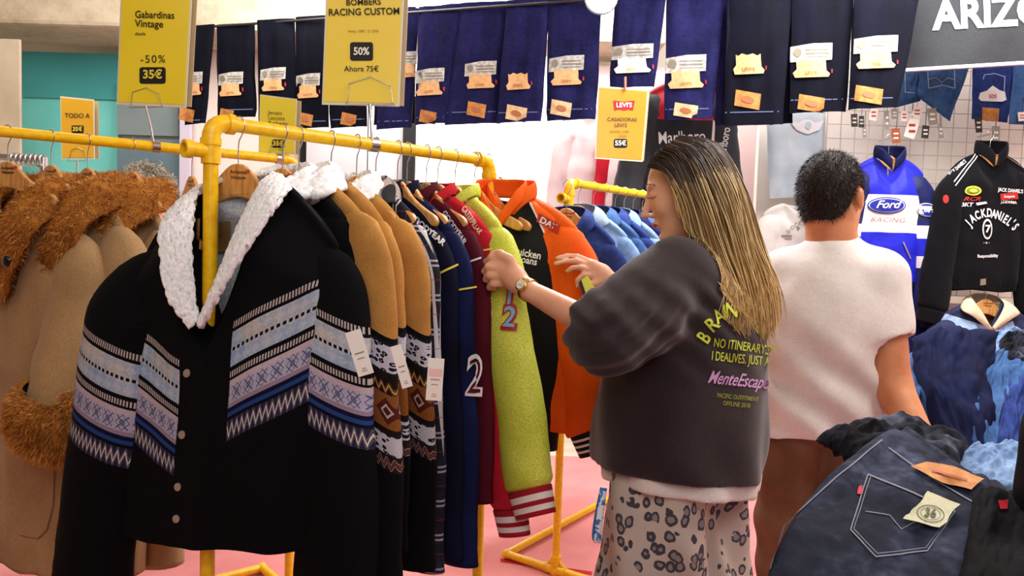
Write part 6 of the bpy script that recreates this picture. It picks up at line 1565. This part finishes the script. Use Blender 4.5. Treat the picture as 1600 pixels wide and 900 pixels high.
# dark blue denim jacket shoved in front of the rack post
p = at(885, 335, 3.0)
gx = garment('dark blue denim jacket hanging in front of the denim rack post', 'jacket', 'denim jackets on the denim rack', p, rzD+R(12), dict(sw=.20, cw=.22, hw=.22, L=.6, th=.05, nw=.078, V=.16, slope=.6, fold=.01, res=(40, 40), ang=6, r0=.085, r1=.07, flat=.5, SL=.55, body=DN[2], sleeve=DN[2], collar='shirt', cmat=DN[2], lining=PDEN, seed=95))
hang(p+Vector((0, 0, DROP+.02)), rzD+R(12), 'wooden hanger in front of the denim rack post', 'wooden hangers on the denim rack')
# ============================================================ tables with jeans
WT_ = M('table_board', .6); WT_.col(WT_.ramp(WT_.noise(8, 4), [(.3, '#5d5148'), (.7, '#74665a')])); WT_ = WT_.m
def table(label, x0, x1, y0, y1, z, group=None):
    t = empty('display_table', label, 'table', ((x0+x1)/2, (y0+y1)/2, 0), 0, group); c = t.location
    G().box((0, 0, z-.02), (x1-x0, y1-y0, .04)).build('tabletop', WT_, t, smooth=False, bevel=.004)
    for sx in (-1, 1):
        for sy in (-1, 1): G().box((sx*((x1-x0)/2-.05), sy*((y1-y0)/2-.05), (z-.04)/2), (.05, .05, z-.04)).build('leg', WT_, t, smooth=False, bevel=.004)
    return t
table('low display table under the near heap of dark jeans', .56, 1.25, 1.12, 1.70, .66); table('display table under the far heap of jeans beside the man', 1.36, 2.3, 2.52, 3.1, .80)
def patch3(name, label, ctrl, mat, th=.03, amp=.014, seed=0, group='jeans heaped on the display tables', n=56, freq=1, drop=None):
    """3x3 control points (px,py,Y) -> soft folded cloth with thickness"""
    K = [[at(*p) for p in r] for r in ctrl]; c = K[1][1].copy(); t = empty(name, label, 'jeans', c, 0, group)
    bz = lambda a, b, d, u: a*((1-u)**2)+b*(2*u*(1-u))+d*(u*u)
    def cp(a, m, b): return m*2-(a+b)*.5      # pass through the middle point
    rows = []; N = []
    for i in range(n+1):
        v = i/n; r = []
        for j in range(n+1):
            u = j/n; q = [bz(K[k][0], cp(K[k][0], K[k][1], K[k][2]), K[k][2], u) for k in range(3)]; r.append(bz(q[0], cp(*q), q[2], v))
        rows.append(r)
    nor = (K[0][2]-K[0][0]).cross(K[2][1]-K[0][1]).normalized()
    if nor.dot(CO-c) < 0: nor = -nor
    S2 = []
    for sd in (1, -1):
        rr = []
        for i in range(n+1):
            r = []
            for j in range(n+1):
                u, v = j/n, i/n; e = max(0, (1-(2*u-1)**10)*(1-(2*v-1)**10))**.5
                f = (nz(u*3*freq+seed, v*3*freq, seed)*amp+abs(nz(u*6*freq, v*4*freq+seed, 4))*amp*.8+nz(u*14, v*14, seed)*amp*.2)
                r.append(rows[i][j]+nor*(f+sd*th/2*e)-c)
            rr.append(r)
        S2.append(rr)
    g = G().grid(S2[0], flip=True).grid(S2[1]); m1 = n+1; b = m1*m1
    per = [(0, j) for j in range(n)]+[(i, n) for i in range(n)]+[(n, j) for j in range(n, 0, -1)]+[(i, 0) for i in range(n, 0, -1)]
    for k in range(len(per)):
        a, d = per[k], per[(k+1) % len(per)]; g.f.append((a[0]*m1+a[1], b+a[0]*m1+a[1], b+d[0]*m1+d[1], d[0]*m1+d[1])); g.mi.append(0)
    o = g.build('denim_cloth', mat, t); return t, o
m = M('washed_black_denim', .85, spec=.15); o_ = m.uv('Object'); n = m.noise(6, 6); n2 = m.noise(40, 4); tw = ((o_[0]+o_[2])*1400.0).sin()*.5+.5
m.col(m.mix(tw*.25, m.ramp(n*.65+n2*.35, [(.38, '#090b12'), (.5, '#191e2e'), (.6, '#333b50'), (.72, '#5a6378')]), '#4a5066')); m.bump(tw+n2*2.0, .35, .001); WBD = m.m
m = M('acid_black_denim', .85, spec=.15); n = m.noise(12, 5); m.col(m.ramp(n, [(.4, '#0b0c10'), (.55, '#1f2330'), (.7, '#5f6676')])); m.bump(n, .4, .004); ABD = m.m
INDG = denim('deep_indigo', '#0a0f2a', '#141c44')
t, o = patch3('jeans', 'near dark washed jeans with leather patch, red tab and a square paper tag', [[(1396, 672, 1.62), (1478, 728, 1.52), (1566, 776, 1.44)], [(1272, 768, 1.42), (1420, 830, 1.32), (1610, 860, 1.26)], [(1192, 925, 1.18), (1400, 960, 1.12), (1660, 985, 1.08)]], WBD, .05, .020, 3, n=100)
wtop = t
T = bvh_of(o); GST = plain('grey_stitch', '#7a7f8c', .7)
seam(T, t, [(1356, 742), (1329, 829), (1369, 871), (1449, 862), (1492, 800)], 1.0, GST); seam(T, t, [(1360, 746), (1334, 828), (1371, 866), (1447, 857), (1486, 803)], .6, GST)
seam(T, t, [(1356, 742), (1420, 768), (1492, 800)], 1.2, GST); seam(T, t, [(1352, 800), (1390, 806), (1408, 828), (1432, 815), (1468, 826)], .6, GST)
seam(T, t, [(1388, 700), (1450, 745), (1545, 800)], 1.0, GST); seam(T, t, [(1378, 688), (1305, 748), (1225, 822), (1205, 890)], 1.0, GST)
poly('red_tab', [(1341, 761), (1348, 760), (1347, 774), (1340, 774)], T, RTAB, t, .003)
lp_ = poly('leather_patch', [(1424, 733), (1445, 725), (1490, 733), (1536, 752), (1518, 769), (1470, 757)], T, LEATHER, t, .006); seam(T, lp_, [(1455, 740), (1512, 755)], 1.4, plain('patch_red', '#b5523a', .6), .008)
pg = poly('paper_tag', [(1447, 775), (1497, 797), (1467, 833), (1409, 819)], T, cloth('cream_paper', '#cfcfae', '#dcdcc0', 10), t, .012); GI = plain('olive_ink', '#5c6046', .7)
TP = bvh_of(pg)
for r_, w_ in ((21, 1.0), (15.5, .6)):
    pts = [(1454+r_*math.cos(a), 803+r_*.62*math.sin(a)+.12*r_*math.cos(a)) for a in [math.pi*2*k/28 for k in range(29)]]; seam(TP, pg, pts, w_*.6, GI, .001)
text('36', 1454, 803, 13, TP, GI, pg, -8, bold=.03, off=.0015)
t, o = patch3('jeans', 'crumpled black acid-wash jeans bunched behind the near washed pair', [[(1272, 690, 1.72), (1400, 664, 1.80), (1512, 700, 1.80)], [(1310, 706, 1.66), (1400, 688, 1.70), (1500, 728, 1.66)], [(1330, 742, 1.58), (1420, 716, 1.60), (1495, 752, 1.55)]], ABD, .05, .02, 13, freq=2)
t, o = patch3('jeans', 'pale blue jeans peeking out behind the near pair at the right', [[(1500, 715, 1.75), (1550, 700, 1.78), (1610, 698, 1.8)], [(1495, 735, 1.68), (1550, 728, 1.7), (1612, 730, 1.7)], [(1500, 765, 1.6), (1550, 770, 1.58), (1615, 775, 1.56)]], LDEN, .04, .012, 17, freq=2)
t, o = patch3('jeans', 'black jeans with a red tab under the right end of the near pile', [[(1520, 770, 1.36), (1570, 770, 1.4), (1640, 780, 1.4)], [(1510, 850, 1.22), (1570, 850, 1.24), (1650, 850, 1.24)], [(1480, 950, 1.05), (1570, 960, 1.05), (1660, 960, 1.05)]], cloth('black_denim', '#08080b', '#101014', 8), .04, .014, 19)
T = bvh_of(o); poly('red_tab', [(1558, 783), (1573, 781), (1573, 797), (1560, 796)], T, RTAB, t, .003)
wb = strip('waistband', [at(1390, 679, 1.60), at(1440, 716, 1.52), at(1500, 757, 1.46), at(1548, 784, 1.40)], [at(1418, 668, 1.63), at(1462, 700, 1.56), at(1516, 738, 1.49), at(1570, 764, 1.43)], WBD, None, n=50, m=8, bulge=.006, rough=.003, rs=40, th=.008); local(wb, wtop)
# far heap
for lab, ct, mt, th, sd in (
    ('deep indigo jeans draped over the far heap beside the man\'s arm', [[(1424, 530, 2.75), (1480, 512, 2.85), (1560, 520, 2.9)], [(1440, 610, 2.6), (1490, 600, 2.62), (1550, 600, 2.7)], [(1480, 730, 2.42), (1530, 715, 2.42), (1564, 690, 2.5)]], INDG, .05, 31),
    ('bright blue jeans hanging behind the indigo pair on the far heap', [[(1415, 560, 2.95), (1440, 545, 2.98), (1470, 560, 3.0)], [(1425, 640, 2.8), (1455, 640, 2.8), (1500, 640, 2.8)], [(1440, 730, 2.6), (1480, 735, 2.6), (1520, 735, 2.6)]], MDEN, .04, 37),
    ('mid blue jeans leg crossing the right side of the far heap', [[(1545, 560, 2.9), (1575, 548, 2.92), (1615, 560, 2.95)], [(1510, 620, 2.62), (1560, 610, 2.68), (1620, 610, 2.7)], [(1520, 725, 2.4), (1560, 720, 2.42), (1610, 720, 2.45)]], MDEN, .05, 41),
    ('navy jeans at the right end of the far heap', [[(1565, 590, 2.85), (1590, 575, 2.88), (1640, 580, 2.9)], [(1560, 650, 2.55), (1595, 640, 2.58), (1645, 640, 2.6)], [(1555, 735, 2.34), (1600, 735, 2.36), (1650, 735, 2.36)]], DN[2], .05, 43),
    ('pale denim waistband edge sticking out on top of the far heap', [[(1545, 525, 3.0), (1580, 515, 3.02), (1620, 522, 3.05)], [(1550, 545, 2.95), (1585, 538, 2.96), (1620, 545, 2.98)], [(1560, 580, 2.85), (1590, 575, 2.86), (1625, 580, 2.88)]], LDEN, .03, 47),
    ('crumpled dark jeans lying on the top right of the far heap', [[(1560, 535, 2.95), (1590, 522, 2.98), (1640, 530, 3.0)], [(1565, 550, 2.88), (1595, 545, 2.9), (1640, 550, 2.9)], [(1575, 570, 2.8), (1600, 568, 2.8), (1640, 572, 2.8)]], ABD, .04, 53)):
    patch3('jeans', lab, ct, mt, th, .022, sd, freq=1.6)
# black bag at the right edge
s = S(at(1662, 740, 1.3)-Vector((.16, .16, .46)), at(1662, 740, 1.3)+Vector((.2, .14, .22)), .008); c = at(1674, 745, 1.3)
s.ell(c, (.075, .09, .21), None, .02); s.ell(c+Vector((.03, 0, -.08)), (.08, .1, .15), None, .04); s.ell(c+Vector((.02, 0, -.21)), (.085, .1, .135), None, .05); s.field(lambda D, x, y, z: D+.006*wav(x, y, z, 8, 77))
o = s.build('black_bag', cloth('black_nylon', '#060608', '#0b0b0e', 6, .6), None, sm=1); tag(o, 'black soft bag standing at the extreme right edge on the near jeans table', 'bag')
# ============================================================ light
def area(loc, tgt, size, e, col=(1, 1, 1), sy=None):
    l = bpy.data.lights.new('area', 'AREA'); l.energy = e; l.color = col; l.size = size
    if sy: l.shape = 'RECTANGLE'; l.size_y = sy
    o = bpy.data.objects.new('area_light', l); C.objects.link(o); o.location = loc
    o.rotation_euler = (Vector(tgt)-Vector(loc)).to_track_quat('-Z', 'Y').to_euler(); return o
w = bpy.data.worlds.new('world'); bpy.context.scene.world = w; w.use_nodes = True
w.node_tree.nodes['Background'].inputs[0].default_value = (1, .93, .86, 1); w.node_tree.nodes['Background'].inputs[1].default_value = .12
area((1.6, 3.2, 3.6), (1.3, 3.0, 0), 1.6, 75, (1, .93, .92))
area((2.2, 1.6, 3.2), (.9, 2.4, 1), 1.0, 46, (1, .9, .84))
area((-.2, 4.6, 3.2), (-.2, 6.4, 1.6), 2.5, 95, (1, .96, .9), .6)
area((1.9, 3.1, 3.0), (2.0, 4.3, 1.7), 1.6, 55, (1, .97, .95), .5)
area((-2.2, 3.2, 3.6), (-2.4, 5.2, 2), 1.6, 55, (1, .95, .86))
area((-1.3, .6, 3.0), (-.8, 2.0, 1.2), 1.4, 9, (1, .88, .7))
area((.2, -.6, 2.6), (.1, 2.0, 1.2), 1.4, 30, (1, .93, .9))
s = bpy.data.lights.new('spot', 'SPOT'); s.energy = 130; s.spot_size = R(110); s.spot_blend = .6; s.shadow_soft_size = .05; s.color = (.93, .9, 1)
so = bpy.data.objects.new('spot_lamp', s); C.objects.link(so); so.location = at(938, -3, 3.6)+Vector((0, 0, 0)); so.rotation_euler = (Vector((.8, 2.2, .6))-so.location).to_track_quat('-Z', 'Y').to_euler()
sc = bpy.context.scene; sc.view_settings.view_transform = 'Standard'; sc.view_settings.look = 'None'; sc.view_settings.exposure = 0
